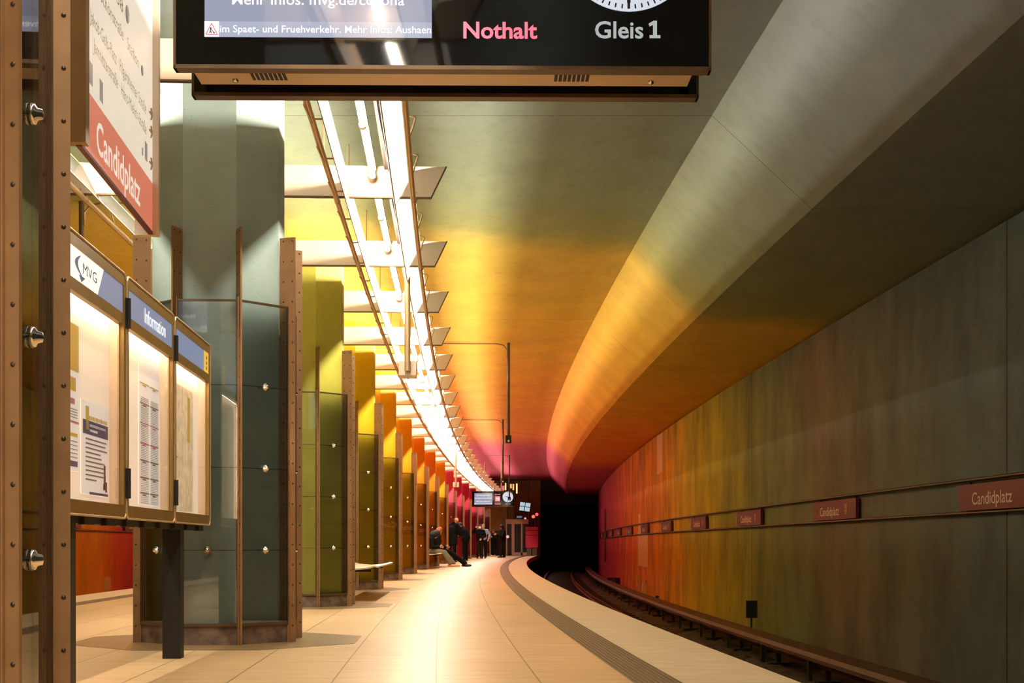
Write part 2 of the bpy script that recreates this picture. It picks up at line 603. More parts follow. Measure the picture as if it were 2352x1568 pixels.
# island platform: paving, tactile strips, pale edge slabs
o = sweep('floor', [(-6.04, -0.25), (-0.86, -0.25), (-0.86, 0.0), (-6.04, 0.0)], M_FLOOR, closed=True)
setp(o, 'polished beige stone paving of the platform', 'floor', kind='structure')
def tactile(name, a, b):
    sec = [(a, -0.2), (b, -0.2), (b, 0.0)]
    n = 9
    w = (b - a) / n
    x = b
    for i in range(n):
        sec += [(x - w * 0.12, 0.0), (x - w * 0.2, -0.006), (x - w * 0.55, -0.006), (x - w * 0.63, 0.0)] if i < n else []
        x -= w
    sec += [(a, 0.0)]
    return sweep(name, sec, M_TACT, closed=True)
o = tactile('tactile_strip', -0.86, -0.61); setp(o, 'brown ribbed tactile strip along the right platform edge', 'tactile strip', kind='structure')
o = tactile('tactile_strip', -6.29, -6.04); setp(o, 'brown ribbed tactile strip along the left platform edge', 'tactile strip', kind='structure')
for nm, a, b in (('right', -0.61, 0.0), ('left', -6.9, -6.29)):
    o = sweep('platform_edge', [(a, -0.22), (b, -0.22), (b, -0.02), (b - 0.01, 0.0), (a + (0.01 if nm == 'left' else 0), 0.0), (a, -0.02 if nm == 'left' else 0.0)], M_EDGE, closed=True)
    setp(o, f'pale cream stone slabs of the {nm} platform edge', 'platform edge', kind='structure')
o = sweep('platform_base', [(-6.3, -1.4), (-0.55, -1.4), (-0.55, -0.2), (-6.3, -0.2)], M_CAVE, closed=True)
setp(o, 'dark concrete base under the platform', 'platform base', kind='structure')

# track bed
def track(tside, nm, label_side):
    s = 1 if tside == 'R' else -1
    T = (lambda t: t) if s == 1 else (lambda t: -6.9 - t)
    a, b = T(-0.6), T(WR + 0.1)
    lo, hi = min(a, b), max(a, b)
    # uneven stone bed
    zs = stations(6, Z1 + 0.0, 0.22)
    ts = [lo + 0.13 + (hi - lo - 0.26) * i / 30 for i in range(31)]
    vs_, fs = [], []
    for z in zs:
        for t in ts:
            h = -1.17 + random.uniform(-0.035, 0.035)
            vs_.append(tuple(P(z, t, h)))
    n = len(ts)
    for i in range(len(zs) - 1):
        for k in range(n - 1):
            fs.append((i * n + k, i * n + k + 1, (i + 1) * n + k + 1, (i + 1) * n + k))
    me = bpy.data.meshes.new('ballast'); me.from_pydata(vs_, [], fs); me.materials.append(M_BALLAST)
    ob = link('ballast', me)
    setp(ob, f'dark ballast stones of the {label_side} track bed', 'ballast', kind='stuff')
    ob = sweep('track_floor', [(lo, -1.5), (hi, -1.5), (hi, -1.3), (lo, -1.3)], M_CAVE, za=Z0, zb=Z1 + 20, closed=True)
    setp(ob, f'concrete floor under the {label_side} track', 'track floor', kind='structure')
    # running rails
    for t0, w in ((0.70, 'platform-side'), (2.14, 'wall-side')):
        c = T(t0)
        sec = [(c - 0.06, -1.12), (c + 0.06, -1.12), (c + 0.06, -1.10), (c + 0.01, -1.085), (c + 0.01, -1.03), (c + 0.033, -1.02), (c + 0.033, -0.985),
               (c - 0.033, -0.985), (c - 0.033, -1.02), (c - 0.01, -1.03), (c - 0.01, -1.085), (c - 0.06, -1.10)]
        ob = sweep('running_rail', sec, M_RAIL, za=3, zb=Z1 + 20, closed=True)
        setp(ob, f'{w} running rail of the {label_side} track', 'rail')
    return T
T_R = track('R', 'right', 'right')
track('L', 'left', 'left')

# sleepers of the right track
slp = MB(); slp.box(-1.2, 1.2, -0.11, 0.11, -1.19, -1.115)
slp_me = slp.mesh('sleeper', M_SLEEPER)
for i in range(90):
    z = 16.0 + i * 0.9
    if z > 96: break
    ob = link('sleeper', slp_me, None, P(z, 1.42, 0), (0, 0, ang(z)))
    setp(ob, 'dark sleeper lying across under the rails of the right track', 'sleeper', 'sleepers of the right track')

# third rail with its brown cover board and brackets
tr = thing('conductor_rail', 'brown covered conductor rail running beside the right wall', 'conductor rail')
sweep('cover_board', [(2.98, -0.84), (2.98, -0.79), (3.02, -0.74), (3.24, -0.72), (3.30, -0.72), (3.30, -0.76), (3.03, -0.785), (3.02, -0.84)], M_COVER, za=6, zb=Z1 - 1, closed=True, parent=tr)
sweep('contact_rail', [(3.08, -0.92), (3.18, -0.92), (3.18, -0.84), (3.08, -0.84)], M_RAIL, za=6, zb=Z1 - 1, closed=True, parent=tr)
bk = MB()
bk.box(0.24, 0.30, -0.04, 0.04, -1.16, -0.76); bk.box(0.08, 0.28, -0.03, 0.03, -0.97, -0.92); bk.box(0.12, 0.42, -0.12, 0.12, -1.17, -1.12)
bk.box(0.0, 0.05, -0.05, 0.05, -1.12, -0.84)
bk_me = bk.mesh('bracket', M_DARK)
for i in range(28):
    z = 10 + i * 3.0
    link('bracket', bk_me, tr, P(z, 3.0, 0), (0, 0, ang(z)))

# end walls with the tunnel mouths
M_END = plain('end_wall_brown', '#a07c58', 0.8, vary=0.2, vscale=1.2)
M_ENDY = plain('end_wall_ochre', '#e0bc68', 0.7, vary=0.15, vscale=2)
def qbox(mb, za, zb, t0, t1, h0, h1):
    pts = [P(za, t0, h0), P(za, t1, h0), P(zb, t1, h0), P(zb, t0, h0), P(za, t0, h1), P(za, t1, h1), P(zb, t1, h1), P(zb, t0, h1)]
    mb.add(pts, [(0, 3, 2, 1), (4, 5, 6, 7), (0, 1, 5, 4), (1, 2, 6, 5), (2, 3, 7, 6), (3, 0, 4, 7)])
mb = MB()
qbox(mb, 94, 94.4, -6.9, 0.02, -0.3, 5.3)
o = mb.build('wall_back', M_END); setp(o, 'brown end wall of the platform beside the tunnel mouth', 'wall', kind='structure')
mb = MB()
for a, b in ((0.02, WR + 0.3), (WL - 0.3, -6.9)):
    qbox(mb, 94, 94.4, a, b, 3.35, 5.3)
o = mb.build('wall_tunnel_header', plain('header_grey', '#2c2a28', 0.85)); setp(o, 'dark concrete header above the tunnel mouths', 'wall', kind='structure')
mb = MB()
for a, b in ((0.0, WR + 0.3), (WL - 0.3, -6.9)):
    for (t0, t1) in ((a - 0.3, a), (b, b + 0.3)):
        qbox(mb, 94.4, 120, t0, t1, -1.5, 3.7)
    qbox(mb, 94.4, 120, a, b, 3.35, 3.7)
    qbox(mb, 120, 120.3, a - 0.3, b + 0.3, -1.5, 3.7)
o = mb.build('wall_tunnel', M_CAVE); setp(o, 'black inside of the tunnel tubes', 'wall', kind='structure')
mb = MB()
qbox(mb, Z0 - 0.3, Z0, WL - 0.3, WR + 0.3, -1.5, 5.3)
o = mb.build('wall_front', M_END); setp(o, 'end wall behind the viewer', 'wall', kind='structure')

# ------------------------------------------------------------------ columns
def octo(r, off=22.5):
    return [(r * math.cos(math.radians(off + 45 * i)), r * math.sin(math.radians(off + 45 * i))) for i in range(8)]
COL_SPEC = [
    (3.64, '#c4bf7c', 'olive grey', 'olive'),
    (10.40, '#9fb3a8', 'grey-green', 'green'),
    (16.35, '#ccc650', 'yellow-green', 'lime'),
    (22.30, '#ecc81c', 'mustard yellow', 'mustard'),
    (28.25, '#ffbc14', 'golden yellow', 'gold'),
    (34.20, '#ffae12', 'amber', 'amber'),
    (40.15, '#ff9410', 'orange', 'orange'),
    (46.10, '#ff9018', 'deep orange', 'deep orange'),
    (52.05, '#ffae18', 'orange-gold', 'orange-gold'),
    (58.00, '#ee5878', 'rose pink', 'rose'),
    (63.95, '#d83a60', 'raspberry', 'raspberry'),
    (69.90, '#cc2850', 'crimson', 'crimson'),
    (75.85, '#c82c50', 'carmine', 'carmine'),
    (81.80, '#a84860', 'plum', 'plum'),
    (87.75, '#94585f', 'dull mauve', 'mauve'),
]
ap = 0.53
half = 0.574 * math.sin(math.radians(22.5))
# fin: radial plate with rivets, radial axis = +x
fin = MB()
fin.box(0.498, 0.622, -0.006, 0.006, 0.0, 2.9)
fin.box(0.566, 0.582, -0.016, 0.016, 0.0, 2.42)
fin.cur = 1
for z in [0.12 + 0.145 * i for i in range(20)]:
    for s in (-1, 1):
        for x in ((0.604,) if z < 2.4 else (0.53, 0.60)):
            fin.lathe([(0.0072, 0.0), (0.006, 0.002), (0.0, 0.003)], 7, Matrix.Translation((x, 0.006 * s, z)) @ Matrix.Rotation(-s * PI / 2, 4, 'X'))
        if z < 2.4:
            fin.lathe([(0.0065, 0.0), (0.0055, 0.002), (0.0, 0.003)], 6, Matrix.Translation((0.53, 0.006 * s, z)) @ Matrix.Rotation(-s * PI / 2, 4, 'X'))
fin_me = fin.mesh('fin', [M_BRONZE, plain('rivet_dark', '#4a3824', 0.4, 0.5)])
# glass face, outward = +x
gp = MB()
gp.box(ap - 0.006, ap + 0.004, -half + 0.012, half - 0.012, 0.15, 2.39)
glass_me = gp.mesh('glass_panel', M_GLASS)
fr = MB()
for (y0, y1, z0, z1) in ((-half + 0.004, -half + 0.016, 0.135, 2.4), (half - 0.016, half - 0.004, 0.135, 2.4), (-half + 0.004, half - 0.004, 2.388, 2.402), (-half + 0.004, half - 0.004, 0.13, 0.15)):
    fr.box(ap - 0.01, ap + 0.008, y0, y1, z0, z1)
for z in (0.66, 1.235, 1.81):
    fr.box(ap - 0.012, ap - 0.007, -half + 0.01, half - 0.01, z - 0.0025, z + 0.0025)
frame_me = fr.mesh('glass_frame', M_BRONZE_D)
kb = MB()
MX = Matrix.Translation((ap + 0.004, 0, 0)) @ Matrix.Rotation(PI / 2, 4, 'Y')
kb.lathe([(0.0, -0.075), (0.009, -0.075), (0.009, -0.004), (0.027, 0.0), (0.029, 0.005), (0.026, 0.013), (0.016, 0.018), (0.013, 0.03), (0.0, 0.033)], 18, MX)
knob_me = kb.mesh('knob', M_CHROME)
pl = MB(); pl.prism(octo(0.566), 0.0, 0.13)
plinth_me = pl.mesh('plinth', M_PLINTH)
sh = MB(); sh.prism(octo(0.487), 0.0, HS + 0.01)
foct = MB(); foct.prism(octo(1.09, 22.5), 0.0, 0.0025)
octagon_me = foct.mesh('floor_octagon', M_OCTAGON)
for k, (z, hexc, cname, short) in enumerate(COL_SPEC):
    x = -1.775 if k == 0 else E(z) + ROW
    where = {0: 'cut off by the left edge, nearest of all columns', 1: 'behind the lit notice case', 2: 'just beyond the grey-green column'}.get(k, 'in the row beyond the ' + COL_SPEC[k - 1][2] + ' one')
    t = thing('column', f'{cname} painted octagonal column in a glass and bronze casing, {where}'[:120], 'column', (x, z, 0), ang(z), 'columns down the middle of the platform')
    m = painted_concrete('column_paint_' + short.replace(' ', '_').replace('-', '_'), hexc)
    me = sh.mesh('shaft', m)
    link('shaft', me, t)
    link('plinth', plinth_me, t)
    for i in range(8):
        link('fin', fin_me, t, rot=(0, 0, math.radians(22.5 + 45 * i)))
        if z > 60 and i in (1, 2, 3):
            continue
        g = link('glass_panel', glass_me, t, rot=(0, 0, math.radians(45 * i)))
        link('glass_frame', frame_me, g)
        if z < 60:
            for kz in (0.66, 1.235, 1.81):
                kn = link('knob', knob_me, g, (0, 0, kz))
    ob = link('floor_octagon', octagon_me, None, (x, z, 0), (0, 0, ang(z)))
    setp(ob, f'darker octagon on the floor round the foot of the {cname} column', 'floor inlay', 'darker octagons round the column feet', 'structure')
# ------------------------------------------------------------------ ceiling light truss
BAY = 2.975
B0 = 9.0 - 8 * BAY + 0 * BAY
beam_z = [9.0 + BAY * k for k in range(-8, 27)]
beam_z = [z for z in beam_z if z > Z0 + 1 and z < 93]
front_beam = [z for z in beam_z if z > 8.0]
hb0, hb1 = 3.64, 3.897
bm = MB()
pts = [(-1.53, hb0), (1.53, hb0), (1.655, hb1), (-1.655, hb1)]
bm.add([(x, -0.005, h) for x, h in pts] + [(x, 0.005, h) for x, h in pts], [(0, 1, 2, 3), (7, 6, 5, 4), (0, 4, 5, 1), (1, 5, 6, 2), (2, 6, 7, 3), (3, 7, 4, 0)])
for s in (-1, 1):
    for dx in (0.93, 1.15):
        bm.lathe([(0.008, 0.0), (0.006, 0.004), (0.0, 0.005)], 8, Matrix.Translation((s * dx, -0.005, 3.83)) @ Matrix.Rotation(PI / 2, 4, 'X'))
    for dx in (0.77, 1.40):
        bm.lathe([(0.010, 0.0), (0.008, 0.005), (0.0, 0.006)], 8, Matrix.Translation((s * dx, -0.005, 3.675)) @ Matrix.Rotation(PI / 2, 4, 'X'))
plate_me = bm.mesh('plate', M_BEAM)
hm = MB()
hm.box(-1.53, 1.53, -0.004, 0.035, hb0 - 0.012, hb0)
for s in (-1, 1):
    hm.add([(s * 1.53, -0.006, hb0 - 0.012), (s * 1.662, -0.006, hb1 + 0.004), (s * 1.652, -0.006, hb1 + 0.004), (s * 1.52, -0.006, hb0 - 0.012),
            (s * 1.53, 0.035, hb0 - 0.012), (s * 1.662, 0.035, hb1 + 0.004), (s * 1.652, 0.035, hb1 + 0.004), (s * 1.52, 0.035, hb0 - 0.012)],
           [(0, 1, 2, 3), (4, 5, 6, 7), (0, 1, 5, 4), (2, 3, 7, 6), (0, 3, 7, 4), (1, 2, 6, 5)])
hem_me = hm.mesh('edge_hem', M_BRONZE_D)
hg = MB()
hg.cyl((0, 0.02, hb0 + 0.02), (0, 0.02, HC - 0.001), 0.009, 8)
hg_me = hg.mesh('hanger', M_STEEL)
for z in beam_z:
    n = front_beam.index(z) + 1 if z in front_beam else 0
    lab = (f'{ordinal(n)} cream sheet-steel crossbeam of the light truss, counted from the hanging display' if n else 'cream sheet-steel crossbeam overhead before the hanging display')
    t = thing('crossbeam', lab, 'crossbeam', P(z, ROW, 0), ang(z), 'crossbeams of the light truss')
    link('plate', plate_me, t); link('edge_hem', hem_me, t); link('hanger', hg_me, t, (-0.62, 0, 0)); link('hanger', hg_me, t, (0.62, 0, 0))

# fluorescent lamps, two per bay on each side of the column row
LAMP_L = (BAY - 0.06) / 2
tb = MB()
tb.cyl((0, -LAMP_L / 2 + 0.03, 0), (0, LAMP_L / 2 - 0.03, 0), 0.018, 8, caps=False)
tube_me = tb.mesh('tube', M_TUBE)
bt = MB()
bt.box(-0.031, 0.031, -LAMP_L / 2 + 0.005, LAMP_L / 2 - 0.005, 0.052, 0.105)
batten_me = bt.mesh('batten', M_WHITE)
ec = MB(); ec.lathe([(0.0, 0.0), (0.024, 0.0), (0.03, 0.006), (0.03, 0.03), (0.0, 0.032)], 12, Matrix.Rotation(PI / 2, 4, 'X'))
ec.box(-0.02, 0.02, -0.03, -0.002, 0.02, 0.055)
cap_me = ec.mesh('end_cap', M_WHITE)
n_l = 0
for side, nm in ((1, 'right'), (-1, 'left')):
    cnt = 0
    for bi, z in enumerate(beam_z[:-1]):
        for j in range(2):
            zc = z + 0.03 + LAMP_L * (j + 0.5)
            vis = zc > 8.5
            if vis:
                cnt += 1
            lab = (f'{ordinal(cnt)} fluorescent lamp of the {nm} lamp line, counted from the hanging display' if vis else f'fluorescent lamp of the {nm} line overhead before the hanging display')
            t = thing('fluorescent_lamp', lab, 'lamp', P(zc, ROW + side * 1.04, 3.79), ang(zc), f'fluorescent lamps of the {nm} line')
            link('tube', tube_me, t); link('batten', batten_me, t)
            link('end_cap', cap_me, t, (0, -LAMP_L / 2 + 0.034, 0))
            link('end_cap', cap_me, t, (0, LAMP_L / 2 - 0.034, 0), (0, 0, PI))

# frosted glass glare panels, one per bay and side, leaning outwards
M_CLEARP = thin_glass('clear_pane', (0.96, 0.97, 0.95, 1), refl=0.0)
def panel_mesh(side):
    g = MB()
    a, b = BAY / 2 - 0.012, 0.006
    x0, z0, x1, z1 = side * 1.225, 3.562, side * 1.375, 3.855
    g.add([(x0, -a, z0), (x0, a, z0), (x1, a, z1), (x1, -a, z1), (x0 + side * b, -a, z0), (x0 + side * b, a, z0), (x1 + side * b, a, z1), (x1 + side * b, -a, z1)],
          [(0, 1, 2, 3), (7, 6, 5, 4), (0, 4, 5, 1), (2, 6, 7, 3), (0, 3, 7, 4), (1, 5, 6, 2)])
    f = MB()
    f.cyl((x0, -a, z0), (x0, a, z0), 0.006, 6)
    f.cyl((x0, -a, z0), (x1, -a, z1), 0.004, 6)
    f.cyl((x1, -a, z1), (x1, a, z1), 0.004, 6)
    g.m = [0 if (i == (1)) else 1 for i in range(6)]
    return g.mesh('pane', [M_FROST, M_CLEARP]), f.mesh('edge_strip', M_STEEL)
for side, nm in ((1, 'right'), (-1, 'left')):
    pm, fm = panel_mesh(side)
    cnt = 0
    for z in beam_z[:-1]:
        zc = z + BAY / 2
        vis = zc > 8.5
        cnt += 1 if vis else 0
        lab = f'{ordinal(cnt)} leaning frosted glass panel outside the {nm} lamp line, from the hanging display' if vis else f'leaning frosted glass panel of the {nm} lamp line before the hanging display'
        t = thing('glare_panel', lab, 'glass panel', P(zc, ROW, 0), ang(zc), f'frosted glass panels outside the {nm} lamps')
        link('pane', pm, t); link('edge_strip', fm, t)

# long pipes, strips, trays
def long_pipe(name, t, H, r, mat, label, cat, za, zb, collars=True):
    mb = MB()
    mb.tube([P(z, t, H) for z in stations(za, zb, 1.0)], r, 10)
    if collars:
        z = 9.0 - 3 * BAY + 0.02
        while z < zb:
            if z > za:
                mb.cyl(P(z - 0.012, t, H), P(z + 0.012, t, H), r * 1.12, 10)
            z += BAY
    o = mb.build(name, mat)
    return setp(o, label, cat)
clip = MB()   # from the inner pipe to the strip: little rod and a long lever along the pipe
clip.cyl((0, 0, 0.0), (0.09, 0.03, 0.01), 0.007, 6)
clip.cyl((0, 0.0, -0.022), (-0.015, -0.42, -0.03), 0.007, 6)
clip.cyl((0, 0.0, -0.022), (0, 0, 0.0), 0.008, 6)
clip_me = {1: clip.mesh('clip', M_STEEL)}
c2 = MB(); c2.v = [(-x, y, z) for x, y, z in clip.v]; c2.f = [tuple(reversed(f)) for f in clip.f]; c2.m = clip.m; c2.sm = clip.sm
clip_me[-1] = c2.mesh('clip', M_STEEL)
br = MB()
br.tube([(0.015, 0, 0.01), (0.055, 0.0, 0.14), (0.052, 0.0, 0.15), (0.0, 0, 0.165)], 0.0075, 6)
br_me = {1: br.mesh('bracket', M_STEEL)}
b2 = MB(); b2.v = [(-x, y, z) for x, y, z in br.v]; b2.f = [tuple(reversed(f)) for f in br.f]; b2.m = br.m; b2.sm = br.sm
br_me[-1] = b2.mesh('bracket', M_STEEL)
for side, nm in ((1, 'right'), (-1, 'left')):
    o = long_pipe('pipe', ROW + side * 1.38, 3.603, 0.023, M_STEEL, f'long brown outer pipe under the right ends of the crossbeams' if side == 1 else 'long brown outer pipe under the left ends of the crossbeams', 'pipe', -8, 87)
    z = 6.2
    while z < 84:
        link('bracket', br_me[side], o, P(z, ROW + side * 1.38, 3.603), (0, 0, ang(z)))
        z += BAY / 3
    o = long_pipe('pipe', ROW + side * 0.74, 3.592, 0.023, M_STEEL, f'long inner pipe with clips beside the {nm} lamp line', 'pipe', -8, 87)
    z = 6.2 + 0.5
    while z < 84:
        link('clip', clip_me[side], o, P(z, ROW + side * 0.74, 3.592), (0, 0, ang(z)))
        z += BAY / 3
    c = ROW + side * 0.835
    o = sweep('light_strip', [(c - 0.004, 3.515), (c + 0.004, 3.515), (c + 0.004, 3.765), (c - 0.004, 3.765)], plain('strip_tan', '#a8845e', 0.5), za=-8, zb=87, closed=True)
    setp(o, f'narrow white metal strip running inside the {nm} lamp line', 'metal strip')
    a, b = ROW + side * 1.135, ROW + side * 1.262
    lo, hi = min(a, b), max(a, b)
    o = sweep('cable_tray', [(lo, 3.873), (lo, 3.865), (hi, 3.865), (hi, 3.873)], M_TRAY, za=-8, zb=87, closed=True)
    setp(o, f'brown cable tray above the {nm} lamp line', 'cable tray')
    for q, dt in enumerate((0.03, 0.06, 0.095)):
        mb = MB()
        mb.tube([P(z, lo + dt + 0.008 * math.sin(z * 2.3 + q * 2), 3.858 + 0.003 * math.sin(z * 3.1 + q)) for z in stations(-6, 60, 0.35)], 0.006, 5)
        o = mb.build('cable', M_CABLE)
        setp(o, f'{("left", "middle", "right")[q]} one of three black cables in the {nm} cable tray', 'cable')

# ------------------------------------------------------------------ hanging platform displays
M_LCD = glow('lcd_blue_grey', '#a2a8c0', 0.85, 0.03)
M_TICK = glow('lcd_ticker_band', '#b4bbd2', 0.9, 0.03)
M_TXTW = glow('lcd_white', '#ffffff', 1.1)
M_TXTR = glow('led_red', '#ff6f86', 1.35)
M_TXTG = glow('panel_grey_white', '#c4ccc8', 0.75)
M_CLOCK = glow('clock_face_white', '#dfe6f2', 0.9)
M_WARNR = glow('warning_red', '#ff6a70', 0.9)
M_SOS = glow('sos_pink', '#ff8ea0', 1.3)
DW, DH, DB = 2.15, 0.79, 2.62

def display_face(root, front, s=1):
    """one face of the double-sided display, local: x right, z up, the viewer at -y"""
    if s == 1:
        R = (PI / 2, 0, 0)
        holder = front
    mb = MB()
    mb.box(-DW / 2, DW / 2, 0.0, 0.05, DB, DB + DH)
    face = mb.build('black_panel', M_BLACK, holder)
    fr_ = MB()
    for (x0, x1, z0, z1) in ((-DW / 2 - 0.004, DW / 2 + 0.004, DB - 0.012, DB + 0.004), (-DW / 2 - 0.004, DW / 2 + 0.004, DB + DH - 0.004, DB + DH + 0.012),
                             (-DW / 2 - 0.006, -DW / 2 + 0.004, DB - 0.012, DB + DH + 0.012), (DW / 2 - 0.004, DW / 2 + 0.006, DB - 0.012, DB + DH + 0.012)):
        fr_.box(x0, x1, -0.006, 0.055, z0, z1)
    fr_.build('panel_rim', M_BRONZE_D, holder)
    # lcd screen
    lx0, lx1 = -DW / 2 + 0.119, -DW / 2 + 1.03
    lz0, lz1 = DB + 0.115, DB + 0.69
    sc = MB(); sc.box(lx0, lx1, -0.002, 0.0, lz0, lz1)
    scr = sc.build('screen', M_LCD, holder)
    tk = MB(); tk.box(lx0, lx1, -0.003, -0.002, lz0, lz0 + 0.062)
    tk.build('ticker_band', M_TICK, scr)
    cxx = (lx0 + lx1) / 2
    text('Gemeinsam gegen Corona:', M_TXTW, scr, (cxx, -0.004, lz0 + 0.445), R, 0.042, 0.70, 0.012, 'CENTER')
    text('Bitte Mund und Nase bedecken', M_TXTW, scr, (cxx, -0.004, lz0 + 0.305), R, 0.042, 0.84, 0.012, 'CENTER')
    text('Mehr Infos: mvg.de/corona', M_TXTW, scr, (cxx, -0.004, lz0 + 0.130), R, 0.044, 0.69, 0.008, 'CENTER')
    text('im Spaet- und Fruehverkehr. Mehr Infos: Aushaen', M_TXTW, scr, (lx0 + 0.062, -0.005, lz0 + 0.018), R, 0.030, 0.846, 0.008)
    wq = MB(); wq.box(lx0, lx0 + 0.058, -0.005, -0.003, lz0, lz0 + 0.062)
    wq.build('warning_square', M_TXTW, scr)
    tri = MB()
    cx_, cz_ = lx0 + 0.029, lz0 + 0.009
    A, B_, C_ = Vector((cx_ - 0.023, -0.006, cz_)), Vector((cx_ + 0.023, -0.006, cz_)), Vector((cx_, -0.006, cz_ + 0.044))
    for p, q in ((A, B_), (B_, C_), (C_, A)):
        tri.cyl(p, q, 0.0018, 5)
    tri.build('warning_triangle', M_WARNR, scr)
    dig = MB()   # digging figure inside the triangle
    dig.cyl((cx_ - 0.004, -0.006, cz_ + 0.027), (cx_ - 0.002, -0.007, cz_ + 0.022), 0.0028, 6)
    dig.cyl((cx_ - 0.004, -0.006, cz_ + 0.022), (cx_ - 0.007, -0.006, cz_ + 0.004), 0.0018, 5)
    dig.cyl((cx_ - 0.003, -0.006, cz_ + 0.021), (cx_ + 0.009, -0.006, cz_ + 0.008), 0.0015, 5)
    dig.cyl((cx_ - 0.004, -0.006, cz_ + 0.012), (cx_ + 0.001, -0.006, cz_ + 0.004), 0.0016, 5)
    dig.add([(cx_ + 0.004, -0.0065, cz_ + 0.004), (cx_ + 0.016, -0.0065, cz_ + 0.004), (cx_ + 0.010, -0.0065, cz_ + 0.010)], [(0, 1, 2)])
    dig.build('digging_pictogram', M_INK, scr)
    # emergency block
    ex = 0.230
    text('Notruf', M_TXTR, holder, (ex, -0.004, DB + 0.60), R, 0.062, 0.27, 0.02, 'CENTER')
    text('Nothalt', M_TXTR, holder, (ex, -0.004, DB + 0.115), R, 0.068, 0.297, 0.022, 'CENTER')
    sq = MB(); sq.box(ex - 0.12, ex + 0.12, -0.003, 0.0, DB + 0.285, DB + 0.525)
    sos = sq.build('emergency_symbol', M_SOS, holder)
    text('SOS', M_TXTW, sos, (ex, -0.004, DB + 0.37), R, 0.07, 0.17, 0.02, 'CENTER')
    # clock
    kx, kz = 0.747, DB + 0.497
    RX = Matrix.Translation((kx, -0.002, kz)) @ Matrix.Rotation(PI / 2, 4, 'X')
    cl = MB(); cl.lathe([(0.0, 0.004), (0.272, 0.004), (0.272, 0.0)], 64, RX)
    clk = cl.build('clock_face', M_CLOCK, holder)
    return clk, kx, kz, holder, scr

def clock_bits(clk, kx, kz, r):
    tk_ = MB()
    for i in range(60):
        a = 2 * PI * i / 60
        l0, w = (0.80, 0.0055) if i % 5 == 0 else (0.90, 0.003)
        p = Vector((math.sin(a), 0, math.cos(a)))
        s_ = Vector((math.cos(a), 0, -math.sin(a))) * w
        c_ = Vector((kx, -0.0075, kz))
        tk_.face([c_ + p * r * l0 - s_, c_ + p * r * l0 + s_, c_ + p * r * 0.965 + s_, c_ + p * r * 0.965 - s_])
    tk_.build('minute_marks', M_INK, clk)
    for nm, a, l, w in (('minute_hand', PI, 0.88, 0.010), ('hour_hand', math.radians(285), 0.55, 0.013)):
        h = MB()
        p = Vector((math.sin(a), 0, math.cos(a))); s_ = Vector((math.cos(a), 0, -math.sin(a))) * w
        c_ = Vector((kx, -0.009, kz))
        b_ = Vector((0, -0.002, 0))
        q = [c_ - p * r * 0.15 - s_, c_ - p * r * 0.15 + s_, c_ + p * r * l + s_ * 0.7, c_ + p * r * l - s_ * 0.7]
        h.add(q + [v + b_ for v in q], [(0, 1, 2, 3), (7, 6, 5, 4), (0, 4, 5, 1), (1, 5, 6, 2), (2, 6, 7, 3), (3, 7, 4, 0)])
        h.build(nm, M_INK, clk)

def display(label, loc, rotz, gleis):
    t = thing('hanging_display', label, 'display', loc, rotz)
    holds = []
    for face in (0, 1):
        hold = bpy.data.objects.new('display_side', None); hold.empty_display_size = 0.1
        C.objects.link(hold); hold.parent = t
        hold.location = (0, -0.2 if face == 0 else 0.2, 0)
        hold.rotation_euler = (0, 0, 0 if face == 0 else PI)
        holds.append(hold)
        display_face(t, hold)
        clk = [c for c in hold.children if c.name.startswith('clock_face')][0]
        # near screens show a clock of 0.278 m radius cut by the top edge of the photograph
        text('Gleis', M_TXTG, hold, (0.747 - 0.136, -0.004, DB + 0.118), (PI / 2, 0, 0), 0.070, 0.195, 0.018)
        if gleis != 'Gleis 1':
            text('2', M_TXTG, hold, (0.747 + 0.08, -0.004, DB + 0.118), (PI / 2, 0, 0), 0.070, None, 0.018)
            clock_bits(clk, 0.747, DB + 0.497, 0.272)
            continue
        dg = MB()   # the figure 1 with flag and foot
        x_, z_ = 0.747 + 0.086, DB + 0.118
        dg.box(x_ + 0.012, x_ + 0.028, -0.005, -0.004, z_, z_ + 0.07)
        dg.box(x_ - 0.002, x_ + 0.042, -0.005, -0.004, z_, z_ + 0.012)
        dg.add([(x_ + 0.014, -0.005, z_ + 0.07), (x_ - 0.006, -0.005, z_ + 0.058), (x_ - 0.002, -0.005, z_ + 0.046), (x_ + 0.014, -0.005, z_ + 0.054)], [(0, 1, 2, 3)])
        dg.build('digit_one', M_TXTG, hold)
        clock_bits(clk, 0.747, DB + 0.497, 0.272)
    for hold in holds:      # both faces become parts of the display itself
        for ch in list(hold.children):
            mloc = hold.matrix_basis @ ch.matrix_basis
            ch.parent = t
            ch.matrix_basis = mloc
        bpy.data.objects.remove(hold)
    u = MB()   # metal tray between the two faces, with lower side skirts
    u.box(-DW / 2 + 0.062, DW / 2 - 0.062, -0.15, 0.02, DB - 0.004, DB + 0.30)
    u.box(-DW / 2 + 0.15, DW / 2 - 0.15, 0.02, 0.15, DB + 0.2, DB + 0.30)
    tray = u.build('underside_tray', plain('tray_tan', '#cdae8a', 0.4, 0.1), t)
    for gx in (-0.718, 0.523):
        v = MB()
        for i in range(8):
            for j in range(5):
                v.box(gx - 0.07 + i * 0.0185, gx - 0.07 + i * 0.0185 + 0.013, -0.14 + j * 0.021, -0.14 + j * 0.021 + 0.016, DB - 0.0055, DB - 0.003)
        v.build('vent_grille', M_DARK, tray)
    for sx in (-0.861, 0.854):
        s_ = MB(); s_.lathe([(0.0, -0.012), (0.012, -0.010), (0.013, 0.0)], 12, Matrix.Translation((sx, -0.045, DB - 0.004)))
        s_.build('screw', M_CHROME, tray)
    for px in (-0.42, 0.42):
        p = MB(); p.cyl((px, 0, DB + 0.28), (px, 0, HC - 0.001), 0.035, 14); p.build('hanger_pole', M_STEEL, t)
    return t

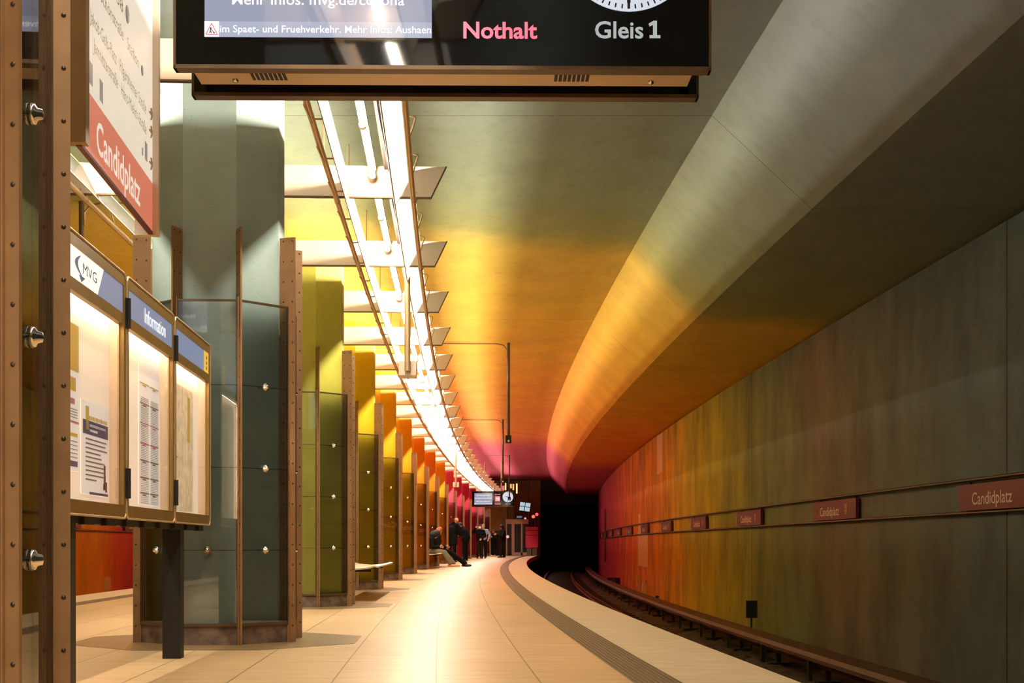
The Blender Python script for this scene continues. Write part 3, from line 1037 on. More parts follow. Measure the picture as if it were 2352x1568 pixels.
display('large black platform display overhead in the foreground reading Nothalt and Gleis 1', (-0.28, 5.72 + 0.2, 0), 0.014, 'Gleis 1')
display('display over the left track, seen only as mirrored writing in the column glass', (2 * (E(5.92) + ROW) + 0.28, 5.92, 0), -0.095, 'Gleis 2')
zf = 72.4
display('small far hanging display with blue screen, red sign and round clock', ((1133 - 1176) / F_PX * zf, zf + 0.2, 0), -0.02, 'Gleis 1')
# ------------------------------------------------------------------ station sign between the first two columns
def place_plane(z0, z1, off):
    """yaw and origin of a board standing along the column row between z0 and z1"""
    a, b = P(z0, ROW + off, 0), P(z1, ROW + off, 0)
    d = b - a
    return a, math.atan2(d.y, d.x), d.length

M_SIGNW = glow('sign_white_lit', '#fff3e0', 0.62, 0.35)
M_SIGNW.node_tree.nodes['Principled BSDF'].inputs['Base Color'].default_value = (0.8, 0.74, 0.64, 1)
M_SIGNR = glow('sign_red_lit', '#e58468', 0.62, 0.35)
M_SIGNR.node_tree.nodes['Principled BSDF'].inputs['Base Color'].default_value = (0.5, 0.06, 0.06, 1)
M_SIGNT = glow('sign_letter_lit', '#fff0dc', 0.75)
M_ICON = glow('icon_grey', '#b8aea4', 0.45)
a, b = Vector((-1.91, 6.31, 0)), Vector((-2.05, 8.13, 0))
d = b - a
sg_len = d.length
yaw = math.atan2(d.y, d.x)
# local: x along the board away from the viewer, y to the left, z up; the right-hand face is at y = 0
sg = thing('station_sign', 'lit white and red hanging sign reading Candidplatz between the two nearest columns', 'sign', a, yaw)
H0 = 2.47
mb = MB(); mb.box(0.0, sg_len, 0.012, 0.022, H0 + 0.01, 4.0); mb.build('body', M_WHITE, sg)
mb = MB(); mb.box(0.02, sg_len, 0.0, 0.012, H0 + 0.285, 4.0); wf = mb.build('white_panel', M_SIGNW, sg)
mb = MB(); mb.box(0.02, sg_len, 0.0, 0.012, H0 + 0.01, H0 + 0.285); rf = mb.build('red_panel', M_SIGNR, sg)
mb = MB(); mb.box(0.0, sg_len, -0.002, 0.024, H0 - 0.004, H0 + 0.01); mb.build('lower_rail', M_PLATERED, sg)
mb = MB(); mb.box(-0.05, 0.02, -0.03, 0.10, H0 + 0.0, HC - 0.1); mb.build('end_post', M_BRONZE, sg)
mb = MB(); mb.box(sg_len - 0.03, sg_len + 0.02, -0.035, 0.10, H0 - 0.01, HC - 0.1); mb.build('end_post', M_WHITE, sg)
for xx in (0.0, sg_len):
    mb = MB(); mb.cyl((xx, 0.055, HC - 0.12), (xx, 0.055, HC - 0.001), 0.02, 8); mb.build('hanger', M_STEEL, sg)
RS = (PI / 2, 0, 0)
text('Candidplatz', M_SIGNT, rf, (0.31, -0.0012, H0 + 0.062), RS, 0.158, 1.10, 0.012)
rows = [(3.40, 0.28, 0.74, 'Straße 58 ·'), (3.265, 0.10, 1.27, 'Platz · Schönstraße · Stadion'),
        (3.085, 0.17, 1.42, 'Jakob-Gelb-Platz · Pilgersheimer Straße'), (2.975, 0.24, 1.36, 'Jamnitzerstraße · Hans-Mielich-Straße')]
M_SIGNINK = glow('sign_ink_brown', '#a2804c', 0.5)
for hz, x0, wd, s_ in rows:
    text(s_, M_SIGNINK, wf, (x0, -0.0012, hz), RS, 0.066, wd, 0.0)
def arrow(x, z, l):
    mb = MB()
    mb.cyl((x, -0.003, z), (x + l, -0.003, z), 0.005, 5)
    mb.cyl((x + l, -0.003, z), (x + l * 0.55, -0.003, z + l * 0.4), 0.005, 5)
    mb.cyl((x + l, -0.003, z), (x + l * 0.55, -0.003, z - l * 0.4), 0.005, 5)
    mb.build('arrow', M_SIGNINK, wf)
for hz in (3.13, 3.03, 2.85):
    arrow(sg_len - 0.14, hz, 0.08)
arrow(0.05, 2.86, 0.07)
ic = MB()
for x_, z_ in ((0.15, 2.80), (0.38, 2.79), (sg_len - 0.27, 2.83)):
    ic.box(x_, x_ + 0.07, -0.002, 0.0, z_, z_ + 0.1)
ic.box(sg_len - 0.36, sg_len - 0.33, -0.002, 0.0, 2.83, 2.87)
ic.lathe([(0.0, 0.003), (0.045, 0.003), (0.045, 0.0)], 24, Matrix.Translation((1.05, -0.0, 3.44)) @ Matrix.Rotation(PI / 2, 4, 'X'))
ic.lathe([(0.0, 0.003), (0.028, 0.003), (0.028, 0.0)], 24, Matrix.Translation((1.47, -0.0, 3.29)) @ Matrix.Rotation(PI / 2, 4, 'X'))
ic.build('pictograms', M_ICON, wf)

# ------------------------------------------------------------------ notice case on its post
a, b = Vector((E(5.85) + ROW + 0.03, 5.85, 0)), Vector((E(9.64) + ROW + 0.055, 9.64, 0))
d = b - a
yaw = math.atan2(d.y, d.x)
nl = d.length
nc = thing('notice_case', 'three-part lit brass notice case with blue header reading Information, on a black post', 'notice case', a, yaw)
HB, HT = 0.82, 2.045
M_HDR = glow('header_blue_lit', '#94a4c6', 0.62, 0.3)
M_HDRW = glow('header_white_lit', '#fff4e6', 1.1, 0.3)
M_BACKGLOW = glow('case_back_glow', '#ffe2c6', 0.72, 0.6)  # glow put into the back board in place of lamplight
M_BACKGLOW.node_tree.nodes['Principled BSDF'].inputs['Base Color'].default_value = (0.85, 0.76, 0.62, 1)
M_LAMP = glow('case_lamp', '#ffe4c4', 60.0)
DEP = 0.17
w = nl / 3
def rrect(x0, x1, z0, z1, r, n=5):
    pts = []
    for cx, cz, a0 in ((x1 - r, z0 + r, -90), (x1 - r, z1 - r, 0), (x0 + r, z1 - r, 90), (x0 + r, z0 + r, 180)):
        for i in range(n + 1):
            a_ = math.radians(a0 + 90 * i / n)
            pts.append((cx + r * math.cos(a_), cz + r * math.sin(a_)))
    return pts
def framed(mb, x0, x1, z0, z1, holes, y0, y1, r=0.05):
    """frame front with rounded corners, built as bars round its openings, plus a rounded rim"""
    hs = sorted(holes, key=lambda h: h[2])
    xa, xb = hs[0][0], hs[0][1]
    mb.box(x0 + 0.0, xa, y0, y1, z0 + r, z1 - r)
    mb.box(xb, x1, y0, y1, z0 + r, z1 - r)
    prev = z0 + r
    for (ha, hb, h0, h1) in hs:
        if h0 > prev:
            mb.box(xa, xb, y0, y1, prev, h0)
        prev = h1
    if z1 - r > prev:
        mb.box(xa, xb, y0, y1, prev, z1 - r)
    # rounded top and bottom caps
    for (zc, s) in ((z1 - r, 1), (z0 + r, -1)):
        pts = [(x0, zc)]
        for i in range(7):
            a_ = PI - (PI / 2) * i / 6
            pts.append((x0 + r + r * math.cos(a_), zc + s * r * math.sin(a_)))
        for i in range(7):
            a_ = PI / 2 - (PI / 2) * i / 6
            pts.append((x1 - r + r * math.cos(a_), zc + s * r * math.sin(a_)))
        n = len(pts)
        mb.add([(x, y0, z) for x, z in pts] + [(x, y1, z) for x, z in pts],
               [tuple(range(n)), tuple(reversed(range(n, 2 * n)))] + [(i, (i + 1) % n, n + (i + 1) % n, n + i) for i in range(n)])
for k in range(3):
    x0, x1 = k * w + 0.006, (k + 1) * w - 0.006
    hz0, hz1 = 1.845, 1.985
    wz0, wz1 = 0.895, 1.79
    hx0, hx1 = x0 + 0.05, x1 - 0.05
    mb = MB()
    framed(mb, x0, x1, HB + 0.01, HT, [(hx0, hx1, wz0, wz1), (hx0, hx1, hz0, hz1)], 0.0, 0.03)
    cf = mb.build('door_frame', M_BRASS, nc)
    rim = MB()
    pr = rrect(x0, x1, HB + 0.01, HT, 0.05)
    pr3 = [(x, 0.0, z) for x, z in pr] + [(pr[0][0], 0.0, pr[0][1])]
    rim.tube(pr3, 0.006, 6)
    rim.build('rim', M_STEEL, cf)
    mb = MB()   # shell
    mb.box(x0, x1, DEP - 0.01, DEP, HB + 0.03, HT - 0.03)
    mb.box(x0, x1, 0.03, DEP, HB + 0.01, HB + 0.03)
    mb.box(x0, x1, 0.03, DEP, HT - 0.03, HT - 0.012)
    mb.box(x0, x0 + 0.012, 0.03, DEP, HB + 0.03, HT - 0.03)
    mb.box(x1 - 0.012, x1, 0.03, DEP, HB + 0.03, HT - 0.03)
    mb.build('case_shell', M_BRASS, nc)
    mb = MB(); mb.box(x0 + 0.013, x0 + 0.016, 0.031, DEP - 0.011, wz0 - 0.04, wz1 + 0.04); mb.box(x1 - 0.016, x1 - 0.013, 0.031, DEP - 0.011, wz0 - 0.04, wz1 + 0.04); mb.box(x0 + 0.016, x1 - 0.016, 0.031, DEP - 0.011, wz0 - 0.045, wz0 - 0.04); mb.build('inner_lining', M_WHITE, nc)
    mb = MB(); mb.box(x0 + 0.02, x1 - 0.02, 0.078, 0.086, wz0 - 0.035, wz1 + 0.03); mb.build('back_board', M_BACKGLOW, nc)
    mb = MB(); mb.cyl((hx0, 0.05, wz1 + 0.022), (hx1, 0.05, wz1 + 0.022), 0.009, 6)
    mb.cyl((x0 + 0.034, 0.05, wz0), (x0 + 0.034, 0.05, wz1), 0.009, 6); mb.build('case_lamp', M_LAMP, nc)
    mb = MB(); mb.box(hx0 - 0.01, hx1 + 0.01, 0.012, 0.016, wz0 - 0.01, wz1 + 0.01); mb.build('window_glass', M_CASEGLASS, nc)
    mb = MB()
    for sx in (hx1 - 0.022, hx1 - 0.008):
        mb.box(sx, sx + 0.006, 0.02, 0.028, wz0, wz1)
    mb.build('glass_bead', M_STEEL, cf)
    hd = MB(); hd.box(hx0, hx1, 0.006, 0.014, hz0, hz1)
    hdr = hd.build('header_panel', M_HDR, nc)
    if k == 0:
        q = MB(); zz0, zz1 = hz0, hz1
        q.add([(hx0, 0.005, zz0), (hx0 + 0.64, 0.005, zz0), (hx0 + 0.76, 0.005, zz1), (hx0, 0.005, zz1)], [(0, 1, 2, 3)])
        wq = q.build('white_header_field', M_HDRW, hdr)
        M_LOGO = plain('logo_navy', '#2b3a5c', 0.5)
        text('MVG', M_LOGO, wq, (hx0 + 0.37, 0.003, hz0 + 0.05), RS, 0.05, 0.25, 0.0)
        s_ = MB()   # crescent swoosh with an arrow foot
        A_, B__ = [], []
        for i in range(13):
            f_ = i / 12
            z_ = hz1 - 0.02 - f_ * 0.095
            xm = hx0 + 0.33 - 0.085 * math.sin(PI * min(1, f_ * 1.05)) + 0.03 * f_
            wd = 0.008 + 0.045 * math.sin(PI * f_) ** 0.8
            A_.append((xm - wd / 2, 0.003, z_)); B__.append((xm + wd / 2, 0.003, z_))
        n = len(A_)
        s_.add(A_ + B__, [(i, i + 1, n + i + 1, n + i) for i in range(n - 1)])
        s_.add([(hx0 + 0.30, 0.003, hz0 + 0.034), (hx0 + 0.41, 0.003, hz0 + 0.034), (hx0 + 0.345, 0.003, hz0 + 0.006)], [(0, 1, 2)])
        s_.build('logo_swoosh', plain('logo_slate', '#5a7090', 0.5), wq)
    if k == 1:
        text('Information', M_TXTW, hdr, (hx0 + 0.40, 0.004, hz0 + 0.036), RS, 0.082, 0.56, 0.006)
    if k == 2:
        q = MB(); q.box(hx1 - 0.16, hx1, 0.003, 0.006, hz0, hz1)
        yq = q.build('yellow_header_field', glow('header_yellow_lit', '#ffc83c', 0.8), hdr)
        q = MB()
        for zz in (hz0 + 0.02, hz0 + 0.055, hz0 + 0.09):
            q.box(hx1 - 0.09, hx1 - 0.075, 0.001, 0.003, zz, zz + 0.022)
        q.build('small_marks', M_INK, yq)
    if k > 0:
        for hz_ in (0.93, 1.78):
            q = MB(); q.cyl((x0 - 0.006, -0.010, hz_), (x0 - 0.006, -0.010, hz_ + 0.15), 0.012, 10); q.box(x0 - 0.03, x0 + 0.02, -0.006, 0.0, hz_, hz_ + 0.15)
            q.build('hinge', M_DARK, nc)
    else:
        for hz_ in (0.93, 1.78):
            q = MB(); q.cyl((x0 + 0.0, -0.010, hz_), (x0 + 0.0, -0.010, hz_ + 0.15), 0.012, 10); q.build('hinge', M_DARK, nc)
mb = MB(); mb.box(0.05, nl - 0.05, 0.04, 0.13, HB - 0.025, HB + 0.012)
for i in range(9):
    mb.box(0.1 + i * 0.42, 0.28 + i * 0.42, 0.02, 0.05, HB - 0.03, HB + 0.005)
mb.build('bottom_rail', M_DARK, nc)
for zc_ in (8.78,):
    f_ = (zc_ - a.y) / (b.y - a.y) * nl
    mb = MB(); mb.box(f_ - 0.056, f_ + 0.056, 0.03, 0.14, 0.0, HB); mb.build('post', plain('post_black', '#1c1915', 0.5, 0.3), nc)
mb = MB(); mb.box(0.30, 0.41, 0.03, 0.14, 0.0, HB); mb.build('post', MATS['post_black'], nc)

# sheets of paper inside the case: each is a thing of its own
M_PAPER = glow('paper_glow', '#fbeee0', 0.6, 0.7)  # lamplight on the sheets is put into their own glow
M_PAPER.node_tree.nodes['Principled BSDF'].inputs['Base Color'].default_value = (0.8, 0.75, 0.68, 1)
M_PGREY = glow('print_grey', '#a89a88', 0.35, 0.7)  # prints glow as well, case light put into their colours
M_PYEL = glow('print_yellow', '#ffc848', 0.55, 0.6)
M_PNAVY = glow('print_navy', '#55709c', 0.25, 0.6)
M_PRED = glow('print_red', '#f08888', 0.5, 0.6)
M_PGREEN = glow('print_green', '#9aa258', 0.4, 0.6)
M_PBROWN = glow('print_brown', '#c08850', 0.4, 0.6)
MAP_M = plain('map_paper', '#e2c9a0', 0.7, vary=0.25, vscale=14)
_b = MAP_M.node_tree.nodes['Principled BSDF']
_b.inputs['Emission Strength'].default_value = 0.55  # map glows in its own colour in place of case light
MAP_M.node_tree.links.new(_b.inputs['Base Color'].links[0].from_socket, _b.inputs['Emission Color'])
cm = Matrix.Translation(a) @ Matrix.Rotation(yaw, 4, 'Z')
def sheet(name, label, x0, x1, z0, z1, mat=M_PAPER):
    t = thing(name, label, 'poster', cm @ Vector((x0, 0.074, z0)), yaw)
    mb = MB(); mb.box(0, x1 - x0, 0, 0.003, 0, z1 - z0); mb.build('sheet', mat, t)
    return t
def marks(t, name, mat, rects):
    mb = MB()
    for (x0, x1, z0, z1) in rects:
        mb.box(x0, x1, -0.002, 0.0, z0, z1)
    return mb.build(name, mat, t)
k0 = 0.056
t = sheet('timetable_sheet', 'white timetable sheet with yellow top at the near end of the case', k0 + 0.30, k0 + 0.59, 1.03, 1.76)
marks(t, 'yellow_field', M_PYEL, [(0.0, 0.27, 0.45, 0.66), (0.0, 0.22, 0.36, 0.42), (0.0, 0.25, 0.155, 0.17)])
marks(t, 'red_lines', M_PRED, [(0.0, 0.20, 0.30, 0.325), (0.0, 0.27, 0.215, 0.225)])
marks(t, 'blue_line', M_PNAVY, [(0.0, 0.25, 0.02, 0.045)])
marks(t, 'text_lines', M_PGREY, [(0.03, 0.25, 0.06 + i * 0.018, 0.063 + i * 0.018) for i in range(5)] + [(0.03, 0.25, 0.24 + i * 0.012, 0.243 + i * 0.012) for i in range(4)])
t = sheet('notice_sheet', 'white notice with navy heading and yellow striped edge in the nearest window', k0 + 0.62, k0 + 1.15, 0.935, 1.37)
marks(t, 'navy_heading', M_PNAVY, [(0.03, 0.51, 0.28, 0.345)])
marks(t, 'yellow_stripes', M_PYEL, [(0.14 + i * 0.026, 0.153 + i * 0.026, 0.35, 0.368) for i in range(14)] + [(0.08, 0.135, 0.30, 0.41)])
marks(t, 'heading_lines', M_PAPER, [(0.15, 0.46, 0.318, 0.330), (0.15, 0.30, 0.295, 0.306)])
marks(t, 'text_lines', M_PGREY, [(0.08, 0.08 + (0.40, 0.38, 0.41, 0.28, 0.30, 0.36, 0.35, 0.37, 0.34, 0.2)[i], 0.255 - i * 0.021, 0.262 - i * 0.021) for i in range(10)])
marks(t, 'pictogram', M_INK, [(0.43, 0.46, 0.06, 0.15), (0.42, 0.45, 0.03, 0.06), (0.46, 0.49, 0.02, 0.07)])
marks(t, 'foot_line', M_PNAVY, [(0.15, 0.51, -0.0, 0.012)])
k1 = w + 0.056
t = sheet('timetable_sheet', 'long white timetable with coloured column headings in the middle window', k1 + 0.58, k1 + 1.12, 0.92, 1.72)
for nm, mt, z_ in (('yellow_heading', M_PYEL, 0.66), ('ochre_heading', M_PBROWN, 0.55), ('red_heading', M_PRED, 0.44), ('pink_heading', M_PRED, 0.33), ('green_heading', M_PGREEN, 0.235), ('brown_heading', M_PBROWN, 0.14), ('dark_heading', M_PBROWN, 0.055)):
    marks(t, nm, mt, [(0.03, 0.26, z_ + 0.006, z_ + 0.012), (0.29, 0.52, z_ + 0.006, z_ + 0.012), (0.10, 0.18, z_ - 0.006, z_ + 0.002), (0.36, 0.44, z_ - 0.006, z_ + 0.002)])
marks(t, 'text_lines', M_PGREY, [(x_, x_ + 0.20, z_, z_ + 0.0018) for x_ in (0.05, 0.31) for z_ in [0.01 + i * 0.0095 for i in range(62)]])
k2 = 2 * w + 0.056
t = sheet('street_map', 'pale yellowish street map in the far window', k2 + 0.35, k2 + 0.97, 0.91, 1.70, MAP_M)
marks(t, 'yellow_margin', M_PYEL, [(0.42, 0.50, 0.45, 0.74)])
marks(t, 'pink_mark', M_PRED, [(0.02, 0.08, 0.33, 0.337)])

# ------------------------------------------------------------------ name plates and rails on the side walls
wr = WR - 0.05
for H_, nm in ((1.385, 'upper'), (1.035, 'lower')):
    o = long_pipe('wall_rail', wr, H_, 0.02, plain('rail_dark', '#2e2418', 0.4, 0.3), f'{nm} dark rail along the right wall', 'wall rail', 6, 93, collars=False)
    o = long_pipe('wall_rail', -6.9 - wr, H_, 0.02, M_BRONZE_D, f'{nm} dark rail along the left wall', 'wall rail', 15, 90, collars=False)
def name_plate(zc, side, label, group):
    Lp = 2.35
    if side == 1:
        p0, p1 = P(zc + Lp / 2, wr + 0.01, 0), P(zc - Lp / 2, wr + 0.01, 0)
    else:
        p0, p1 = P(zc - Lp / 2, -6.9 - wr - 0.01, 0), P(zc + Lp / 2, -6.9 - wr - 0.01, 0)
    d = p1 - p0
    t = thing('name_plate', label, 'sign', p0, math.atan2(d.y, d.x), group)
    mb = MB(); mb.box(0, d.length, -0.035, 0.015, 1.06, 1.338); mb.build('plate', M_PLATERED, t)
    text('Candidplatz', M_LETTER, t, (0.40, -0.0365, 1.12), RS, 0.135, 1.08, 0.008)
    if zc > 15 or side == -1:
        q = MB(); q.box(1.78, 1.90, -0.037, -0.035, 1.20, 1.27); q.box(1.78, 1.90, -0.037, -0.035, 1.125, 1.145); q.box(1.78, 1.90, -0.037, -0.035, 1.155, 1.19)
        q.build('lift_pictogram', plain('plate_icon', '#b8913c', 0.6), t)
    q = MB()
    for x_ in (0.2, d.length - 0.2):
        q.box(x_ - 0.02, x_ + 0.02, 0.015, 0.028, 1.02, 1.40)
    q.build('fixing', M_DARK, t)
cols_ = ['grey green', 'grey brown', 'olive', 'yellow green', 'yellow', 'pale patched', 'orange', 'deep orange', 'orange red', 'red', 'crimson', 'magenta', 'purple']
for i in range(12):
    zc = 14.28 + 6.35 * i
    if i == 0:
        lab = 'nearest crimson name plate reading Candidplatz, at the right edge of the picture'
    else:
        lab = f'{ordinal(i + 1)} crimson name plate from the right, on the {cols_[i]} part of the wall'
    name_plate(zc, 1, lab, 'name plates on the right wall')
for i, zc in enumerate((32.1, 38.4)):
    name_plate(zc, -1, ('dark name plate on the left wall, seen under the near end of the notice case', 'dark name plate on the crimson left wall, just left of the grey-green column')[i], 'name plates on the left wall')

# small trackside markers
def marker(label, z, t_, h0, h1, w_, th, name='track_marker'):
    t = thing(name, label, 'track marker', P(z, t_, 0), ang(z))
    q = MB(); q.box(-0.015, 0.015, -0.015, 0.015, -1.15, h1); q.build('post', M_DARK, t)
    q = MB(); q.box(-w_ / 2, w_ / 2, -0.035, -0.015, h0, h1); q.build('board', plain('marker_black', '#14130f', 0.6), t)
    return t
marker('black rectangular board on a post beside the wall joint', 25.4, 3.52, -0.61, -0.30, 0.20, 0.03)
t = marker('small dark board with the number 2 low against the orange wall', 56.5, 3.45, -0.98, -0.62, 0.5, 0.03)
text('2', plain('marker_digit', '#6b4a1c', 0.7), t, (0.0, -0.037, -0.92), RS, 0.25, None, 0.02, 'CENTER', name='digit')
marker('tiny dark peg standing beside the conductor rail cover', 39.5, 3.5, -0.85, -0.72, 0.10, 0.03)
q = MB(); q.box(-0.05, 0.05, -0.10, 0.10, -0.15, 2.45)
o = q.build('wall_lamp_strip', plain('strip_grey', '#7a5c48', 0.5, 0.3)); o.location = P(70.5, WR - 0.12, 0)
setp(o, 'tall narrow grey-brown strip fixed upright on the far crimson wall', 'wall strip')
gm = MB()
random.seed(11)
for i in range(26):
    z_ = 45.6 + random.random() * 3.8
    h_ = -1.15 + random.random() * 0.4
    p0 = P(z_, WR - 0.012, h_); p1 = P(z_ + random.uniform(-0.25, 0.25), WR - 0.012, h_ + random.uniform(0.2, 0.5))
    gm.cyl(p0, p1, 0.011, 5)
o = gm.build('graffiti', plain('graffiti_paint', '#d8cc98', 0.8)); setp(o, 'scribbled pale graffiti low on the orange part of the right wall', 'graffiti')

# ------------------------------------------------------------------ hanging camera poles and speaker boxes
def camera_pole(label, z, x, hb, with_arm):
    t = thing('camera_pole', label, 'camera', (x, z, 0), ang(z))
    q = MB(); q.cyl((0, 0, hb + 0.12), (0, 0, HC - 0.001), 0.032, 10); q.build('pole', M_BRONZE_D, t)
    q = MB(); q.box(-0.06, 0.06, -0.09, 0.09, hb, hb + 0.16); q.cyl((0, -0.09, hb + 0.05), (0, -0.14, hb + 0.04), 0.035, 10); q.build('camera_body', M_DARK, t)
    q = MB(); q.cyl((0, -0.14, hb + 0.04), (0, -0.15, hb + 0.038), 0.025, 10); q.build('lens', M_CHROME, t)
    if with_arm:
        sg_ = 1 if with_arm > 0 else -1
        q = MB(); q.tube([(-with_arm, 0, HC - 0.02), (-0.25 * sg_, 0, HC - 0.02), (-0.10 * sg_, 0, HC - 0.05), (-0.035 * sg_, 0, HC - 0.14), (-0.035 * sg_, 0, HC - 0.3)], 0.014, 6); q.build('conduit', M_BRONZE, t)
    return t
camera_pole('nearest surveillance camera on a thin pole hanging from the orange ceiling', 29.8, -0.075, 2.82, 1.45)
camera_pole('second surveillance camera pole, in front of the pink ceiling above the clock', 48.0, (1155 - 1176) / F_PX * 48, 2.78, 1.6)
camera_pole('farthest surveillance camera pole, its tip in front of the far clock', 67.0, (1170 - 1176) / F_PX * 67, 2.78, 1.2)
camera_pole('dark camera pole over the left track, seen above the near end of the notice case', 17.5, (187 - 1176) / F_PX * 17.5, 2.9, -0.9)
def speaker_pole(label, z, x):
    t = thing('speaker_pole', label, 'loudspeaker', (x, z, 0), ang(z))
    q = MB(); q.cyl((0, -0.04, 2.585), (0, -0.04, HC - 0.001), 0.033, 14); q.build('pole', M_STEEL, t)
    q = MB(); q.box(-0.095, 0.095, 0.0, 0.34, 2.545, 2.70); bx_ = q.build('box', M_BEAM, t)
    q = MB(); q.lathe([(0.0, -0.01), (0.012, -0.008), (0.012, 0.0)], 8, Matrix.Translation((0.0, 0.28, 2.545))); q.build('screw', M_DARK, bx_)
    return t
speaker_pole('near steel pole with a square box hanging through the lamp truss', 15.5, (936 - 1176) / F_PX * 15.5)
speaker_pole('far steel pole with a square box hanging before the pink columns', 45.6, (1047 - 1176) / F_PX * 45.6)

# ------------------------------------------------------------------ benches
def bench(label, z, ln):
    t = thing('bench', label, 'bench', P(z, ROW, 0), ang(z), 'benches between the columns')
    M_SEAT = plain('seat_mesh_cream', '#dcc8a6', 0.35, 0.3)
    for s in (-1, 1):
        q = MB()
        pr = [(0.22, 0.44), (0.30, 0.415), (0.48, 0.40), (0.66, 0.415), (0.76, 0.44), (0.80, 0.43)]
        for i in range(len(pr) - 1):
            (xa, za), (xb, zb) = pr[i], pr[i + 1]
            ya, yb = -ln / 2, ln / 2
            v = [(s * xa, ya, za), (s * xb, ya, zb), (s * xb, yb, zb), (s * xa, yb, za), (s * xa, ya, za - 0.018), (s * xb, ya, zb - 0.018), (s * xb, yb, zb - 0.018), (s * xa, yb, za - 0.018)]
            q.add(v, [(0, 1, 2, 3), (7, 6, 5, 4), (0, 4, 5, 1), (1, 5, 6, 2), (2, 6, 7, 3), (3, 7, 4, 0)])
        q.build('seat', M_SEAT, t)
    q = MB(); q.box(-0.06, 0.06, -ln / 2, ln / 2, 0.30, 0.36)
    for y_ in (-ln * 0.35, ln * 0.35):
        q.box(-0.68, 0.68, y_ - 0.03, y_ + 0.03, 0.355, 0.385)
    q.build('beam', M_DARK, t)
    for y_ in (-ln * 0.35, ln * 0.35):
        q = MB(); q.box(-0.05, 0.05, y_ - 0.05, y_ + 0.05, 0.0, 0.30); q.box(-0.15, 0.15, y_ - 0.15, y_ + 0.15, 0.0, 0.012); q.build('leg', M_DARK, t)
bench('cream bench between the yellow-green and the mustard column', 19.3, 3.8)
bench('cream bench with two people, between the orange and deep orange columns', 43.1, 3.9)
# ------------------------------------------------------------------ things at the far end
ze = 91.0
def px(x, z): return (x - 1176) / F_PX * z
M_CREAMF = plain('lift_frame_cream', '#f4cca0', 0.5)
el = thing('lift_shelter', 'cream framed glass lift entrance at the far end of the platform', 'lift', (px(1188, ze), ze, 0), 0)
q = MB(); q.box(-0.72, 0.72, 0, 2.0, 2.02, 2.32); q.build('canopy', M_CREAMF, el)
for x0, x1 in ((-0.72, -0.66), (-0.36, -0.18), (0.24, 0.34)):
    q = MB(); q.box(x0, x1, 0, 0.08, 0, 2.02); q.build('door_post', M_CREAMF, el)
q = MB(); q.box(-0.18, 0.72, 0.0, 0.08, 0.0, 0.2); q.build('kick_plate', M_CREAMF, el)
q = MB(); q.box(-0.66, 0.70, 0.10, 1.9, 0.0, 2.02); q.build('glass_box', plain('lift_dark_glass', '#12110e', 0.15), el)
rc = thing('red_cabinet', 'crimson cabinet on grey legs at the platform end beside the tunnel', 'cabinet', (px(1221.5, 89), 89, 0), 0)
q = MB(); q.box(-0.39, 0.39, 0, 0.5, 0.5, 1.80); q.build('body', plain('cabinet_crimson', '#e02c50', 0.4), rc)
q = MB(); q.box(-0.40, 0.40, -0.01, 0.0, 1.56, 1.60); q.box(-0.40, 0.40, -0.01, 0.0, 1.27, 1.30); q.build('groove', M_DARK, rc)
for x0 in (-0.33, 0.03):
    q = MB(); q.box(x0, x0 + 0.30, 0.05, 0.45, 0, 0.5); q.build('leg', plain('leg_grey_brown', '#6b5a3c', 0.6), rc)
mn = thing('monitor_block', 'tilted black monitor with four pale blue pictures, above the lift', 'monitor', (px(1206, 88), 88, 0), 0)
q = MB(); M_ = Matrix.Translation((0, 0, 3.04)) @ Matrix.Rotation(math.radians(8), 4, 'Y')
q.box(-0.38, 0.38, 0, 0.12, -0.33, 0.30, M_); q.build('housing', M_BLACK, mn)
for i in range(2):
    for j in range(2):
        q = MB(); q.box(-0.33 + i * 0.34, -0.03 + i * 0.34, -0.01, 0.0, -0.27 + j * 0.28, -0.03 + j * 0.28, M_); q.build('screen', glow('monitor_pale', '#c4dbe4', 0.8), mn)
q = MB(); q.cyl((0.2, 0.06, 3.3), (0.2, 0.06, HC), 0.03, 8); q.build('hanger', M_DARK, mn)
for lab, x_, y_, r_, col, st in (('bright red signal light beside the tunnel mouth', 1233, 1181, 0.10, '#ff2a3c', 5.0), ('dimmer orange-red signal light just left of the bright red one', 1225, 1186, 0.11, '#ff6a48', 1.6)):
    z_ = 91
    H_ = EYE + (1250 - y_) / F_PX * z_
    t = thing('signal_light', lab, 'signal light', (px(x_, z_), z_, 0), 0)
    q = MB(); q.box(-0.14, 0.14, 0.0, 0.2, H_ - 0.16, H_ + 0.16); q.cyl((0, 0.1, 0), (0, 0.1, H_ - 0.1), 0.03, 8); q.build('housing', M_DARK, t)
    q = MB(); q.cyl((0, -0.03, H_), (0, 0.0, H_), r_, 20); q.build('lens', glow('signal_' + col[1:], col, st), t)
t = thing('call_point', 'slim post with small pink light beside the hooded person', 'call point', (px(1166, 88), 88, 0), 0)
q = MB(); q.cyl((0, 0, 0), (0, 0, 1.15), 0.05, 10); q.build('post', M_BRONZE_D, t)
q = MB(); q.cyl((0, -0.06, 1.18), (0, -0.03, 1.18), 0.09, 14); q.build('light', glow('call_pink', '#ff8090', 2.0), t)
q = MB(); q.cyl((0, 0, 1.15), (0, 0, 1.30), 0.06, 10); q.build('head', M_DARK, t)
t = thing('route_board', 'ochre wall panel behind the people at the platform end', 'wall panel', (px(1144, 93.5), 93.5, 0), 0)
q = MB(); q.box(-0.62, 0.62, 0.0, 0.4, 1.6, 3.45); q.build('upper_panel', M_ENDY, t)
q = MB(); q.box(-0.60, 0.60, 0.05, 0.4, 1.25, 1.6); q.build('lower_band', plain('ochre_dark', '#9c7c3c', 0.8), t)
q = MB(); q.box(-0.62, 0.62, 0.1, 0.4, 0.0, 1.25); q.build('base', plain('recess_dark', '#4a3620', 0.8), t)
